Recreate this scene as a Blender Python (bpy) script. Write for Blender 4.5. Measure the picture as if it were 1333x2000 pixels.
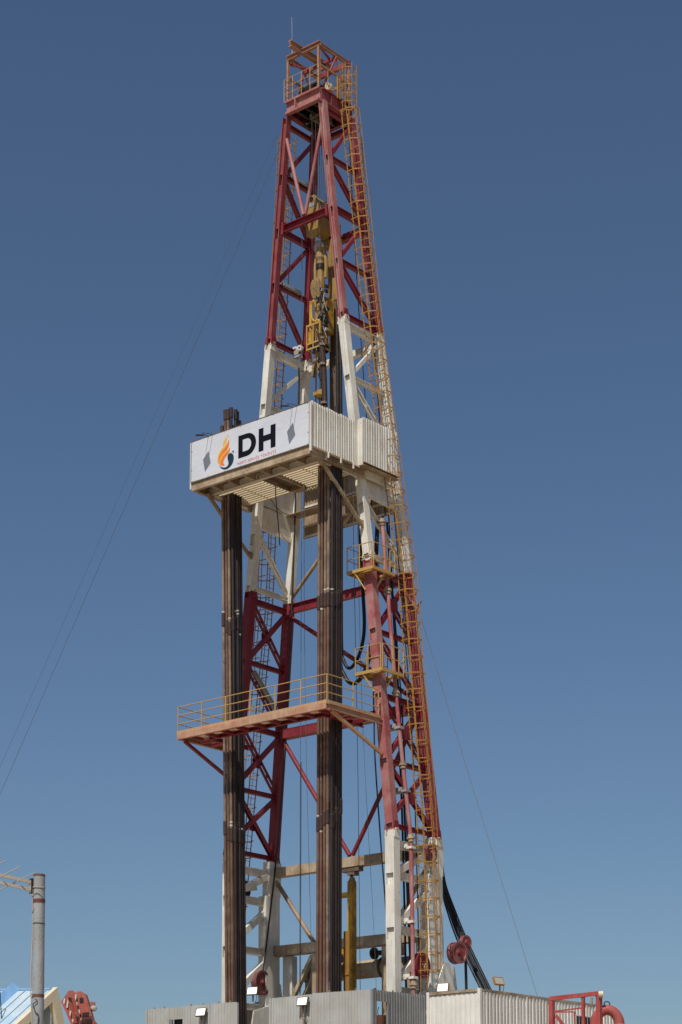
import bpy, bmesh, math, random
from mathutils import Vector, Matrix
R = math.radians
rnd = random.Random(7)
for o in list(bpy.data.objects): bpy.data.objects.remove(o)
scn = bpy.context.scene
COL = scn.collection

# ------------------------------------------------------------------ camera, sky, sun, exposure
cam = bpy.data.cameras.new('camera'); co = bpy.data.objects.new('camera', cam); COL.objects.link(co)
scn.camera = co
co.location = (54.298, -64.091, 1.7)
co.rotation_euler = (R(90 + 8.536), 0, R(40.271))
cam.sensor_fit = 'VERTICAL'; cam.sensor_height = 36.0; cam.lens = 3867.8 * 36 / 2000
cam.shift_y = 769.5 / 2000
cam.clip_start = 0.1; cam.clip_end = 20000
SUN_EL, SUN_AZ = 55.0, 17.0            # azimuth from -Y towards +X
sd = Vector((math.sin(R(SUN_AZ)) * math.cos(R(SUN_EL)), -math.cos(R(SUN_AZ)) * math.cos(R(SUN_EL)), math.sin(R(SUN_EL))))
world = bpy.data.worlds.new('World'); scn.world = world; world.use_nodes = True
nt = world.node_tree; bg = nt.nodes['Background']
sky = nt.nodes.new('ShaderNodeTexSky'); sky.sky_type = 'NISHITA'; sky.sun_disc = False
sky.sun_elevation = R(SUN_EL); sky.sun_rotation = math.atan2(sd.x, sd.y)
sky.altitude = 0; sky.air_density = 1.0; sky.dust_density = 0.8; sky.ozone_density = 5.0
wb = nt.nodes.new('ShaderNodeMix'); wb.data_type = 'RGBA'; wb.blend_type = 'MULTIPLY'; wb.inputs[0].default_value = 1
wb.inputs[7].default_value = (.975, 1.01, 1.02, 1)                     # camera white balance of the whole sky
nt.links.new(sky.outputs[0], wb.inputs[6]); nt.links.new(wb.outputs[2], bg.inputs[0]); bg.inputs[1].default_value = 0.077
sl = bpy.data.lights.new('sun', 'SUN'); sl.energy = 4.8; sl.angle = R(0.53); sl.color = (1, .965, .92)
so = bpy.data.objects.new('sun', sl); COL.objects.link(so)
so.rotation_euler = sd.to_track_quat('Z', 'Y').to_euler(); so.location = (30, -60, 80)
scn.view_settings.view_transform = 'Standard'; scn.view_settings.look = 'None'
scn.view_settings.gamma = 1; scn.view_settings.exposure = -0.12
scn.render.engine = 'CYCLES'

# ------------------------------------------------------------------ materials
def new_mat(name):
    m = bpy.data.materials.new(name); m.use_nodes = True
    return m, m.node_tree, m.node_tree.nodes['Principled BSDF']

def paint(name, base, dust, dustamt=.5, rust=(.14, .06, .03), rustamt=.25, rough=.55, scale=1.0, streak=.5, metal=0.0, bump=.25, spec=.3):
    """weathered paint: dust clouds, vertical run marks, chips of rust"""
    m, t, b = new_mat(name); N = t.nodes; L = t.links
    geo = N.new('ShaderNodeNewGeometry')
    def noise(sc, det, vec=None, rgh=.6):
        n = N.new('ShaderNodeTexNoise'); n.inputs['Scale'].default_value = sc; n.inputs['Detail'].default_value = det; n.inputs['Roughness'].default_value = rgh
        L.new(vec if vec else geo.outputs['Position'], n.inputs['Vector']); return n.outputs['Fac']
    def ramp(fac, a, b_, lo=0, hi=1):
        r = N.new('ShaderNodeMapRange'); r.clamp = True
        r.inputs['From Min'].default_value = a; r.inputs['From Max'].default_value = b_
        r.inputs['To Min'].default_value = lo; r.inputs['To Max'].default_value = hi
        L.new(fac, r.inputs['Value']); return r.outputs['Result']
    def mix(f, a, b_):
        x = N.new('ShaderNodeMix'); x.data_type = 'RGBA'
        if isinstance(f, (int, float)): x.inputs[0].default_value = f
        else: L.new(f, x.inputs[0])
        for v, i in ((a, 6), (b_, 7)):
            if isinstance(v, tuple): x.inputs[i].default_value = (*v, 1)
            else: L.new(v, x.inputs[i])
        return x.outputs[2]
    mp = N.new('ShaderNodeMapping'); mp.inputs['Scale'].default_value = (5 * scale, 5 * scale, .45 * scale)
    L.new(geo.outputs['Position'], mp.inputs['Vector'])
    d = ramp(noise(1.1 * scale, 6), .40, .61, 0, dustamt)
    c = mix(d, base, dust)
    s = ramp(noise(1.6, 5, mp.outputs['Vector'], .7), .42, .72, 0, streak)
    dk = tuple(v * .55 for v in base)
    c = mix(s, c, dk)
    c = mix(ramp(noise(.33, 3), .40, .66, 0, .38), c, tuple(v * .70 for v in dust))
    f = ramp(noise(9 * scale, 6, None, .75), .60 - .12 * rustamt, .70 - .10 * rustamt, 0, min(1, .35 + rustamt))
    f2 = ramp(noise(.55 * scale, 3), .45, .62, 0, 1)
    mm = N.new('ShaderNodeMath'); mm.operation = 'MULTIPLY'; L.new(f, mm.inputs[0]); L.new(f2, mm.inputs[1])
    if rustamt > 0: c = mix(mm.outputs[0], c, rust)
    L.new(c, b.inputs['Base Color'])
    b.inputs['Specular IOR Level'].default_value = spec; b.inputs['Roughness'].default_value = rough; b.inputs['Metallic'].default_value = metal
    bp = N.new('ShaderNodeBump'); bp.inputs['Strength'].default_value = bump; bp.inputs['Distance'].default_value = .02
    L.new(noise(14 * scale, 4), bp.inputs['Height']); L.new(bp.outputs[0], b.inputs['Normal'])
    return m

M = {}
M['red'] = paint('deep_shaded_red_paint', (.19, .010, .019), (.27, .05, .055), .5, rustamt=.2)  # unfaded red, deepened to take in the shade inside the mast
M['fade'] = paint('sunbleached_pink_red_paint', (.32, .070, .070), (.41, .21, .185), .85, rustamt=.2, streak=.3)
M['midred'] = paint('faded_red_paint', (.24, .026, .034), (.34, .11, .105), .65, rustamt=.2)
M['sheave'] = paint('dusty_sheave_red', (.19, .042, .038), (.24, .105, .09), .8, rust=(.08, .04, .03), rustamt=.5, scale=2)
M['salmon'] = paint('sunbleached_red_paint', (.40, .17, .11), (.50, .33, .21), .9, rustamt=.2)
M['orange'] = paint('dusty_orange_paint', (.50, .26, .12), (.50, .33, .20), .7, rustamt=.2)
M['crown'] = paint('weathered_brown_orange_paint', (.34, .15, .085), (.42, .25, .16), .8, rust=(.16, .07, .045), rustamt=.6, scale=2)
M['pipe3'] = paint('red_rusty_drill_pipe', (.12, .052, .030), (.22, .13, .085), .7, rust=(.05, .03, .02), rustamt=.6, scale=1.6, streak=.6, rough=.6)
M['white'] = paint('cream_white_paint', (.77, .74, .65), (.62, .54, .42), .55, rust=(.26, .17, .10), rustamt=.3, streak=.55)
M['cwhite'] = paint('container_white_paint', (.74, .71, .64), (.62, .57, .48), .5, rust=(.30, .18, .10), rustamt=.1, streak=.22)
M['grime'] = paint('grimy_white_paint', (.47, .37, .245), (.28, .18, .10), .95, rust=(.13, .07, .045), rustamt=.8, streak=.6)
M['zinc'] = paint('dirty_grey_sheet_paint', (.43, .43, .40), (.36, .34, .29), .6, rust=(.18, .10, .06), rustamt=.15, streak=.3)
M['zincdark'] = paint('shaded_weathered_grey_paint', (.25, .25, .24), (.19, .18, .16), .6, rust=(.18, .10, .06), rustamt=.15, streak=.5)  # grey of the wind walls with the side wall's shade put into the colour
M['yellow'] = paint('ladder_yellow_paint', (.37, .17, .018), (.30, .155, .045), .7, rust=(.16, .07, .03), rustamt=.5, scale=2)
M['rail'] = paint('handrail_yellow_paint', (.52, .31, .07), (.46, .30, .13), .6, rust=(.2, .1, .04), rustamt=.3, scale=2)
M['tan'] = paint('tan_block_paint', (.38, .22, .055), (.33, .22, .10), .7, rust=(.05, .035, .022), rustamt=1.0, scale=2)
M['topyellow'] = paint('greasy_yellow_paint', (.60, .33, .02), (.36, .20, .04), .8, rust=(.03, .022, .015), rustamt=1.1, scale=3, streak=.7)
M['grease'] = paint('black_grease', (.018, .014, .012), (.05, .035, .025), .6, rustamt=0, rough=.45, scale=3)
M['rubber'] = paint('black_rubber', (.012, .012, .014), (.03, .028, .026), .5, rustamt=0, rough=.5, scale=3)
M['rope'] = paint('dark_wire_rope', (.035, .030, .027), (.07, .055, .045), .6, rustamt=0, scale=4)
M['wire'] = paint('thin_steel_wire', (.10, .10, .10), (.14, .13, .12), .6, rustamt=0, scale=4)
M['guy'] = paint('pale_steel_wire', (.46, .44, .40), (.42, .40, .36), .6, rustamt=0, scale=4)
M['pipe'] = paint('rusty_drill_pipe', (.078, .043, .029), (.20, .13, .09), .8, rust=(.05, .03, .024), rustamt=.7, scale=1.6, streak=.75, rough=.6)
M['pipe2'] = paint('dusty_drill_pipe', (.15, .098, .068), (.32, .235, .16), .85, rust=(.08, .05, .035), rustamt=.6, scale=1.6, streak=.6, rough=.6)
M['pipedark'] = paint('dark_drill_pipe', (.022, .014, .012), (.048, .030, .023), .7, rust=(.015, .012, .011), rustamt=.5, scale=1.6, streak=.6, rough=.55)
M['joint'] = paint('brown_tool_joint', (.050, .026, .019), (.085, .05, .037), .6, rust=(.03, .02, .016), rustamt=.6, scale=2, rough=.5)
M['band'] = paint('white_paint_band', (.62, .58, .52), (.45, .4, .34), .6, rustamt=.3, scale=3)
M['banner'] = paint('white_vinyl_banner', (.60, .615, .65), (.57, .575, .60), .4, rustamt=0, rough=.5, streak=.08, bump=.05)
M['ink'] = paint('black_print', (.006, .007, .013), (.009, .010, .017), .4, rustamt=0, rough=.9, bump=.05, spec=.08)
M['inkblue'] = paint('dark_teal_print', (.012, .035, .05), (.016, .04, .055), .4, rustamt=0, rough=.5, bump=.05)
M['inkred'] = paint('red_print', (.62, .09, .05), (.6, .12, .07), .3, rustamt=0, rough=.5, bump=.05)
M['inkorange'] = paint('orange_print', (.75, .18, .04), (.72, .2, .05), .3, rustamt=0, rough=.5, bump=.05)
M['inkyellow'] = paint('amber_print', (.78, .42, .05), (.75, .43, .07), .3, rustamt=0, rough=.5, bump=.05)
M['gal'] = paint('galvanised_grey', (.36, .37, .37), (.28, .27, .25), .6, rust=(.16, .07, .04), rustamt=.3, scale=2, rough=.5)
M['rustband'] = paint('rust', (.13, .045, .025), (.17, .08, .05), .6, rustamt=0, scale=3)
M['alu'] = paint('weathered_aluminium', (.46, .42, .34), (.40, .34, .27), .6, rust=(.25, .14, .08), rustamt=.4, scale=4)
M['blue'] = paint('blue_roof_sheet', (.34, .47, .56), (.52, .57, .58), .85, rustamt=.1, scale=1.2, streak=.3)
M['bluetrim'] = paint('blue_ridge_sheet', (.15, .32, .57), (.22, .38, .58), .5, rustamt=.1)
M['cream'] = paint('cream_house_paint', (.66, .56, .38), (.60, .50, .35), .5, rustamt=.15, streak=.3)
M['ochre'] = paint('ochre_panel_paint', (.48, .34, .10), (.42, .32, .14), .5, rustamt=.15)
M['crane'] = paint('crane_red_paint', (.40, .085, .06), (.42, .16, .11), .6, rustamt=.25, scale=2)
M['piping'] = paint('bright_red_pipe_paint', (.36, .042, .038), (.40, .12, .10), .7, rustamt=.2, scale=1.5)
M['stripe'] = paint('white_stripe_paint', (.66, .62, .55), (.5, .45, .38), .5, rustamt=.3, scale=3)
M['sand'] = paint('dry_sandy_ground', (.33, .26, .175), (.40, .32, .22), .8, rust=(.3, .24, .17), rustamt=.3, scale=.25, rough=.95, streak=.2)
M['dark'] = paint('dark_interior', (.02, .02, .022), (.03, .03, .03), .5, rustamt=0)
M['wood'] = paint('dark_timber', (.11, .075, .05), (.2, .15, .1), .6, rustamt=0)
def wrinkle(m):
    t = m.node_tree; N = t.nodes; L = t.links; b = N['Principled BSDF']
    g_ = N.new('ShaderNodeNewGeometry'); mp = N.new('ShaderNodeMapping'); mp.inputs['Rotation'].default_value = (0, R(25), 0); mp.inputs['Scale'].default_value = (.9, 1, 3.2)
    n = N.new('ShaderNodeTexNoise'); n.inputs['Scale'].default_value = 1.1; n.inputs['Detail'].default_value = 3
    L.new(g_.outputs['Position'], mp.inputs['Vector']); L.new(mp.outputs[0], n.inputs['Vector'])
    bp = N.new('ShaderNodeBump'); bp.inputs['Strength'].default_value = .16; bp.inputs['Distance'].default_value = .10
    L.new(n.outputs['Fac'], bp.inputs['Height']); L.new(bp.outputs[0], b.inputs['Normal'])
wrinkle(M['banner'])
def lens_mat():
    m, t, b = new_mat('lit_lamp_lens')
    b.inputs['Base Color'].default_value = (.9, .9, .88, 1); b.inputs['Roughness'].default_value = .25
    b.inputs['Emission Color'].default_value = (1, .98, .93, 1); b.inputs['Emission Strength'].default_value = .75
    return m
M['lens'] = lens_mat()
def glass_mat():
    m, t, b = new_mat('unlit_lamp_glass')
    b.inputs['Base Color'].default_value = (.35, .34, .28, 1); b.inputs['Roughness'].default_value = .15
    return m
M['glass'] = glass_mat()

# ------------------------------------------------------------------ mesh helpers
class MB:
    def __init__(s): s.v = []; s.f = []; s.smooth = set()
    def add(s, vs, fs, smooth=False):
        o = len(s.v); s.v += [Vector(v) for v in vs]
        for f in fs:
            if smooth: s.smooth.add(len(s.f))
            s.f.append([i + o for i in f])
        return s
    def box(s, a, b):
        x0, y0, z0 = (min(a[i], b[i]) for i in range(3)); x1, y1, z1 = (max(a[i], b[i]) for i in range(3))
        return s.add([(x0, y0, z0), (x1, y0, z0), (x1, y1, z0), (x0, y1, z0), (x0, y0, z1), (x1, y0, z1), (x1, y1, z1), (x0, y1, z1)],
                     [(0, 3, 2, 1), (4, 5, 6, 7), (0, 1, 5, 4), (1, 2, 6, 5), (2, 3, 7, 6), (3, 0, 4, 7)])
    def prism(s, prof, p0, p1, up=None):
        """closed 2-D profile (list of (a,b)) swept from p0 to p1"""
        p0 = Vector(p0); p1 = Vector(p1); d = (p1 - p0).normalized()
        up = Vector(up) if up else (Vector((0, 0, 1)) if abs(d.z) < .95 else Vector((0, 1, 0)))
        sx = d.cross(up).normalized(); u = sx.cross(d)
        n = len(prof); vs = [p0 + sx * a + u * b for a, b in prof] + [p1 + sx * a + u * b for a, b in prof]
        fs = [(i, (i + 1) % n, n + (i + 1) % n, n + i) for i in range(n)]
        return s.add(vs, fs + [list(range(n))[::-1], list(range(n, 2 * n))])
    def bar(s, p0, p1, w, h, up=None):
        return s.prism([(-w / 2, -h / 2), (w / 2, -h / 2), (w / 2, h / 2), (-w / 2, h / 2)], p0, p1, up)
    def ibeam(s, p0, p1, w, h, t=.03, up=None):
        a, b = w / 2, h / 2
        return s.prism([(-a, -b), (a, -b), (a, -b + t), (t / 2, -b + t), (t / 2, b - t), (a, b - t), (a, b), (-a, b), (-a, b - t), (-t / 2, b - t), (-t / 2, -b + t), (-a, -b + t)], p0, p1, up)
    def channel(s, p0, p1, w, h, t=.03, up=None):
        a, b = w / 2, h / 2
        return s.prism([(-a, -b), (a, -b), (a, -b + t), (-a + t, -b + t), (-a + t, b - t), (a, b - t), (a, b), (-a, b)], p0, p1, up)
    def tube(s, pts, r, n=10, cap=True):
        pts = [Vector(p) for p in pts]; rs = r if isinstance(r, (list, tuple)) else [r] * len(pts)
        rings = []; ref = None
        for i, p in enumerate(pts):
            d = (pts[min(i + 1, len(pts) - 1)] - pts[max(i - 1, 0)])
            d = d.normalized() if d.length > 1e-9 else Vector((0, 0, 1))
            if ref is None: ref = Vector((1, 0, 0)) if abs(d.x) < .9 else Vector((0, 1, 0))
            a = (ref - d * ref.dot(d)).normalized(); ref = a; b = d.cross(a)
            rings.append([p + (a * math.cos(2 * math.pi * k / n) + b * math.sin(2 * math.pi * k / n)) * rs[i] for k in range(n)])
        o = len(s.v); vs = [v for rg in rings for v in rg]
        fs = [(i * n + k, i * n + (k + 1) % n, (i + 1) * n + (k + 1) % n, (i + 1) * n + k) for i in range(len(pts) - 1) for k in range(n)]
        s.add(vs, fs, True)
        if cap: s.add(rings[0], [list(range(n))[::-1]]); s.add(rings[-1], [list(range(n))])
        return s
    def lathe(s, prof, o, axis=(0, 0, 1), n=20):
        """profile [(r, h)] revolved about axis through o"""
        ax = Vector(axis).normalized(); a = ax.orthogonal().normalized(); b = ax.cross(a); o = Vector(o)
        vs = [o + ax * h + (a * math.cos(2 * math.pi * k / n) + b * math.sin(2 * math.pi * k / n)) * max(r, 1e-4) for r, h in prof for k in range(n)]
        fs = [(i * n + k, i * n + (k + 1) % n, (i + 1) * n + (k + 1) % n, (i + 1) * n + k) for i in range(len(prof) - 1) for k in range(n)]
        return s.add(vs, fs)
    def plate(s, poly, n, th):
        """planar polygon with thickness th along n"""
        n = Vector(n).normalized() * th; k = len(poly); vs = [Vector(p) for p in poly]
        return s.add(vs + [v + n for v in vs], [list(range(k))[::-1], list(range(k, 2 * k))] + [(i, (i + 1) % k, k + (i + 1) % k, k + i) for i in range(k)])
    def corr(s, A, B, z0, z1, n, pitch=.19, depth=.035, z1b=None, th=.012):
        """trapezoid corrugated sheet standing from A to B (xy), ridges proud along n"""
        A = Vector((A[0], A[1], 0)); B = Vector((B[0], B[1], 0)); n = Vector(n).normalized(); L = (B - A).length; d = (B - A) / L
        k = max(1, round(L / pitch)); p = L / k; pf = []
        for i in range(k):
            j_ = rnd.uniform(-.05, .05); q_ = rnd.uniform(.8, 1.12)
            for t, h in ((0, 0), (.30, 0), (.42, 1), (.88, 1)): pf.append(((i + t + (j_ if t else 0)) * p, h * depth * q_))
        pf.append((L, 0)); m = len(pf); z1b = z1 if z1b is None else z1b
        zt = lambda t: z1 + (z1b - z1) * t / L
        vs = []
        for off in (0, -th):
            for t, h in pf: vs.append(A + d * t + n * (h + off) + Vector((0, 0, z0)))
            for t, h in pf: vs.append(A + d * t + n * (h + off) + Vector((0, 0, zt(t))))
        fs = []
        for i in range(m - 1):
            fs += [(i, i + 1, m + i + 1, m + i), (2 * m + i, 3 * m + i, 3 * m + i + 1, 2 * m + i + 1), (m + i, m + i + 1, 3 * m + i + 1, 3 * m + i), (i, 2 * m + i, 2 * m + i + 1, i + 1)]
        fs += [(0, m, 3 * m, 2 * m), (m - 1, 3 * m - 1, 4 * m - 1, 2 * m - 1)]
        return s.add(vs, fs)

def mk(name, mb, mat, parent=None, bevel=0):
    if parent is not None and parent.name.startswith('top_drive'):
        for v in mb.v: v.x = .14 + v.x * .70; v.y = -1.55 + (v.y + 1.5) * .74
    lo = [min(v[i] for v in mb.v) for i in range(3)]; hi = [max(v[i] for v in mb.v) for i in range(3)]
    c = Vector([(a + b) / 2 for a, b in zip(lo, hi)])
    me = bpy.data.meshes.new(name); me.from_pydata([v - c for v in mb.v], [], mb.f)
    bm = bmesh.new(); bm.from_mesh(me); bmesh.ops.recalc_face_normals(bm, faces=bm.faces)
    bm.to_mesh(me); bm.free()
    for i in mb.smooth: me.polygons[i].use_smooth = True
    me.materials.append(M[mat] if isinstance(mat, str) else mat)
    o = bpy.data.objects.new(name, me); COL.objects.link(o)
    if parent is not None:
        o.parent = parent; o.location = c - Vector(parent['_w'])
    else: o.location = c
    o['_w'] = tuple(c)
    if bevel:
        bv = o.modifiers.new('bevel', 'BEVEL'); bv.width = bevel; bv.segments = 2; bv.limit_method = 'ANGLE'
    return o
def tag(o, label, cat, group=None):
    o['label'] = label; o['category'] = cat
    if group: o['group'] = group
    return o
def thing(name, label, cat, loc=(0, 0, 0), group=None):
    o = bpy.data.objects.new(name, None); COL.objects.link(o); o.location = loc; o.empty_display_size = .3
    o['_w'] = tuple(loc); return tag(o, label, cat, group)
def share(src, loc, parent):
    """another object with the same mesh, centre at world loc"""
    o = src.copy(); COL.objects.link(o); o.parent = parent; o.location = Vector(loc) - Vector(parent['_w']); o['_w'] = tuple(loc)
    return o
def struct(o): o['kind'] = 'structure'; return o

# ------------------------------------------------------------------ ground
g = MB(); n = 24
for i in range(n):
    for j in range(n):
        x = -6000 + 12000 * i / n; y = -6000 + 12000 * j / n
        g.add([(x, y, 0), (x + 500, y, 0), (x + 500, y + 500, 0), (x, y + 500, 0)], [(0, 1, 2, 3)])
struct(mk('ground', g, 'sand'))

# ------------------------------------------------------------------ mast geometry tables
ZJ = [8.0, 16.77, 28.44, 39.56, 49.95]
WX = [4.60, 4.56, 3.38, 2.12, 1.06]; YFt = [-2.1, -2.15, -2.16, -2.35, -2.50]; YRt = [.75, .68, .35, .06, -.60]
def interp(z, ys, xs=ZJ):
    for i in range(len(xs) - 1):
        if z <= xs[i + 1] or i == len(xs) - 2:
            t = (z - xs[i]) / (xs[i + 1] - xs[i]); return ys[i] + (ys[i + 1] - ys[i]) * t
w = lambda z: interp(z, WX); yf = lambda z: interp(z, YFt); yr = lambda z: interp(z, YRt)
F = lambda s, z, dx=0, dy=0: Vector((s * (w(z) + dx), yf(z) + dy, z))
B = lambda s, z, dx=0, dy=0: Vector((s * (w(z) + dx), yr(z) + dy, z))

mast = thing('drilling_mast', 'tall red and white lattice drilling mast rising over the rig floor', 'mast', (0, -1, 7.9))
LEGS = {}
SEC = [(8.0, 16.77, 'white', .46, .40, 0), (16.77, 28.44, 'red', .41, .37, 0), (28.44, 39.56, 'white', .35, .35, 0), (39.56, 49.95, 'red', .285, .29, .08)]
GZ = [14.9, 12.67, 19.7, 22.5, 25.32, 30.9, 33.8, 36.75, 42.28, 44.77, 47.25]
def leg(s, P, z0, z1, mat, front, W, D, rec):
    mb = MB(); n = Vector((0, -1, 0))
    # recessed core and two side plates, cover plates on the outer face broken by open pockets below each girt
    out = -1 if front else 1
    for a, b in ((z0 + .004, z1 - .004),):
        pa, pb = P(s, a), P(s, b)
        core = D - .12 - rec
        off = Vector((0, -out * (.06 + rec / 2), 0))
        mb.bar(pa + off, pb + off, W - .01, core, (0, 1, 0))
        for sx in (-1, 1):
            o2 = Vector((sx * (W / 2 - .02), 0, 0)); mb.bar(pa + o2, pb + o2, .04, D, (0, 1, 0))
    gz = sorted([z for z in GZ if z0 + .5 < z < z1 - .3])
    cuts = [z0 + .25] + [v for z in gz for v in (z - .42, z + .06)] + [z1 - .30]
    for a, b in zip(cuts[0::2], cuts[1::2]):
        o2 = Vector((0, out * (D / 2 - .016 - rec), 0))
        mb.bar(P(s, a) + o2, P(s, b) + o2, W - .085, .03, (0, 1, 0))
    LEGS[(s, front, z0)] = o_ = mk('leg_section', mb, mat, mast); return o_
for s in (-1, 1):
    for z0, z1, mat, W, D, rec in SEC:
        fm = mat if mat == 'white' else ('fade' if s > 0 else ('midred' if z0 > 30 else 'red'))  # lower left leg: shade of board and pipes goes into its deeper red
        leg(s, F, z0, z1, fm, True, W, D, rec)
        if z0 < 10:
            mb = MB(); mb.bar(B(s, z0, 0, -.25), B(s, 15.2, 0, -.25), .46, .92, (0, 1, 0))
            mb.bar(B(s, 15.202, 0, -.1), B(s, 16.77, 0, -.05), .45, .75, (0, 1, 0))
            LEGS[(s, False, z0)] = mk('leg_section', mb, mat, mast, .015)
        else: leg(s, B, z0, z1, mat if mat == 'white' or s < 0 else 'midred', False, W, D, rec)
    for P in (F, B):
        for z in (16.77, 28.44, 39.56):       # pinned splice ears
            for dz, m2 in ((-.15, 'white' if z != 28.44 else 'red'), (.15, 'red' if z != 28.44 else 'white')):
                hw = {16.77: .235, 28.44: .21, 39.56: .18}[z]
                for dx in (-hw, hw):
                    mb = MB(); c = P(s, z + dz) + Vector((dx, 0, 0))
                    mb.plate([c + Vector((-.02, -.19, -.18)), c + Vector((-.02, .19, -.18)), c + Vector((-.02, .12, .2)), c + Vector((-.02, -.12, .2))], (1, 0, 0), .04)
                    mk('splice_lug', mb, m2, LEGS[(s, P is F, [q[0] for q in SEC if q[0] <= z + dz < q[1]][0])])
            mb = MB(); mb.tube([P(s, z) + Vector((-hw - .07, 0, 0)), P(s, z) + Vector((hw + .07, 0, 0))], .06, 12); mk('splice_pin', mb, 'grime', LEGS[(s, P is F, z)])
# side panel bracing ------------------------------------------------
UPX = (1, 0, 0)
def girt(s, z, mat, h=.2, d=.16):
    mb = MB(); mb.ibeam(F(s, z, 0, .2), B(s, z, 0, -.18), d, h, .025); return mk('girt', mb, mat, mast)
def brace(s, zf, zb, mat, dbl=False, sz=.15):
    a, b = F(s, zf, 0, .2), B(s, zb, 0, -.18); mb = MB()
    if not dbl: mb.channel(a, b, sz, sz * .8, .02, UPX)
    else:
        d = (b - a).normalized(); q = d.cross(Vector(UPX)).normalized() * .11
        for k in (-1, 1): mb.bar(a + q * k, b + q * k, .065, .11, UPX)
        L = (b - a).length; m = max(2, int(L / .8))
        for i in range(m + 1):
            c = a + d * (.05 + (L - .1) * i / m); mb.bar(c - d * .07, c + d * .07, .24, .05, UPX)
    return mk('brace', mb, mat, mast)
for s in (-1, 1):
    for z, m2, h in ((49.6, 'red', .2), (47.25, 'red', .2), (44.77, 'red', .3), (42.28, 'red', .2), (39.70, 'red', .2), (39.22, 'white', .34), (36.75, 'white', .22), (33.9, 'white', .2),
                     (28.62, 'white', .2), (28.05, 'red', .26), (25.32, 'red', .2), (22.5, 'red', .24), (19.7, 'red', .2), (16.95, 'red', .2),
                     (16.2, 'white', .34), (14.9, 'white', .34), (12.67, 'white', .34), (10.2, 'white', .3)):
        girt(s, z, m2, h)
    for zf, zb, m2, db in ((47.4, 49.4, 'red', 0), (46.95, 45.0, 'red', 1), (42.5, 44.6, 'red', 0), (42.05, 39.95, 'red', 1), (37.0, 39.0, 'white', 0), (36.5, 34.2, 'white', 1),
                           (31.0, 28.8, 'white', 1), (27.85, 25.5, 'red', 1), (25.5, 27.9, 'red', 0), (25.1, 22.8, 'red', 1), (20.0, 22.3, 'red', 0), (22.3, 19.9, 'red', 1),
                           (17.5, 19.55, 'red', 0), (19.5, 17.1, 'red', 0)):
        brace(s, zf, zb, m2, db, .17 if zf > 30 else .2)
    for zf, zb in ((15.05, 16.2), (12.9, 14.75), (10.6, 12.5)): brace(s, zf, zb, 'white', 0, .28)
    for z in (26.7, 21.1, 18.3):              # gussets where the braces cross
        mb = MB(); c = (F(s, z) + B(s, z)) / 2
        mb.plate([c + Vector((s * .09, y, q)) for y, q in ((-.28, -.12), (-.12, -.28), (.12, -.28), (.28, -.12), (.28, .12), (.12, .28), (-.12, .28), (-.28, .12))], (s, 0, 0), .02)
        mk('gusset', mb, 'red', mast)
# back face ------------------------------------------------
def back(zl, zr, mat, h, kind='ibeam', name='cross_beam', xl=-1, xr=1, dy=0):
    a = Vector((xl * (w(zl) - .2) if abs(xl) == 1 else xl, yr(zl) + dy, zl)); b = Vector((xr * (w(zr) - .2) if abs(xr) == 1 else xr, yr(zr) + dy, zr)); mb = MB()
    if kind == 'tube': mb.tube([a, b], h / 2, 12)
    elif kind == 'box': mb.bar(a, b, h, h)
    else: mb.ibeam(a, b, .22, h, .03)
    return mk(name, mb, mat, mast)
back(49.5, 49.5, 'red', .22); back(44.55, 44.55, 'red', .3, 'box'); back(39.08, 39.08, 'white', .28, 'box'); back(34.0, 34.0, 'white', .25)
back(28.2, 28.2, 'red', .42); back(22.5, 22.5, 'red', .42, 'box'); back(16.28, 16.28, 'grime', .42, 'box'); back(12.75, 12.75, 'grime', .46, 'box')
back(27.8, 22.85, 'red', .2, 'tube', 'diagonal_tube')
back(22.2, 16.6, 'red', .2, 'tube', 'diagonal_tube', -1, -.08); back(16.6, 22.2, 'red', .2, 'tube', 'diagonal_tube', .08, 1)
back(28.75, 33.8, 'grime', .18, 'tube', 'diagonal_tube')
back(15.9, 13.0, 'grime', .2, 'tube', 'diagonal_tube', -1, -2.15); back(13.0, 15.9, 'grime', .2, 'tube', 'diagonal_tube', 2.15, 1)
mb = MB(); mb.bar((-.45, .68, 15.98), (.55, .68, 15.98), .34, .22); mb.bar((-.1, .68, 15.8), (.3, .68, 15.8), .3, .2); mk('beam_node', mb, 'wood', mast)
for x in (-1.95, 1.95):
    mb = MB(); mb.box((x - .16, .55, 8), (x + .16, .88, 12.51)); mk('frame_post', mb, 'grime', mast)
    mb = MB(); mb.bar((x * 1.12, .66, 12.4), (x * 1.86, .66, 10.1), .16, .2, (0, 1, 0)); mk('frame_strut', mb, 'grime', mast)
    mb = MB(); mb.bar((x * 1.14, .95, 11.9), (x * 1.8, .95, 9.8), .1, .1, (0, 1, 0)); mk('frame_strut', mb, 'grime', mast)
    mb = MB(); mb.box((x * 1.92 - .27, .75, 8), (x * 1.92 + .27, 1.1, 12.5)); mk('frame_post', mb, 'white', mast)
# front tie near the crown
mb = MB(); mb.channel(F(-1, 44.72, -.2), F(1, 44.72, -.2), .16, .34, .03); mk('front_tie_beam', mb, 'red', mast)
for s in (-1, 1):
    mb = MB(); mb.tube([(s * .06, -2.50, 44.95), F(s, 48.9, -.12, -.05)], .085, 12); mk('tie_tube', mb, 'fade', mast)
    mb = MB(); mb.bar(F(s, 44.45, -.3, -.02), F(s, 45.0, -.3, -.02), .12, .2); mk('tie_bracket', mb, 'red', mast)
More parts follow.
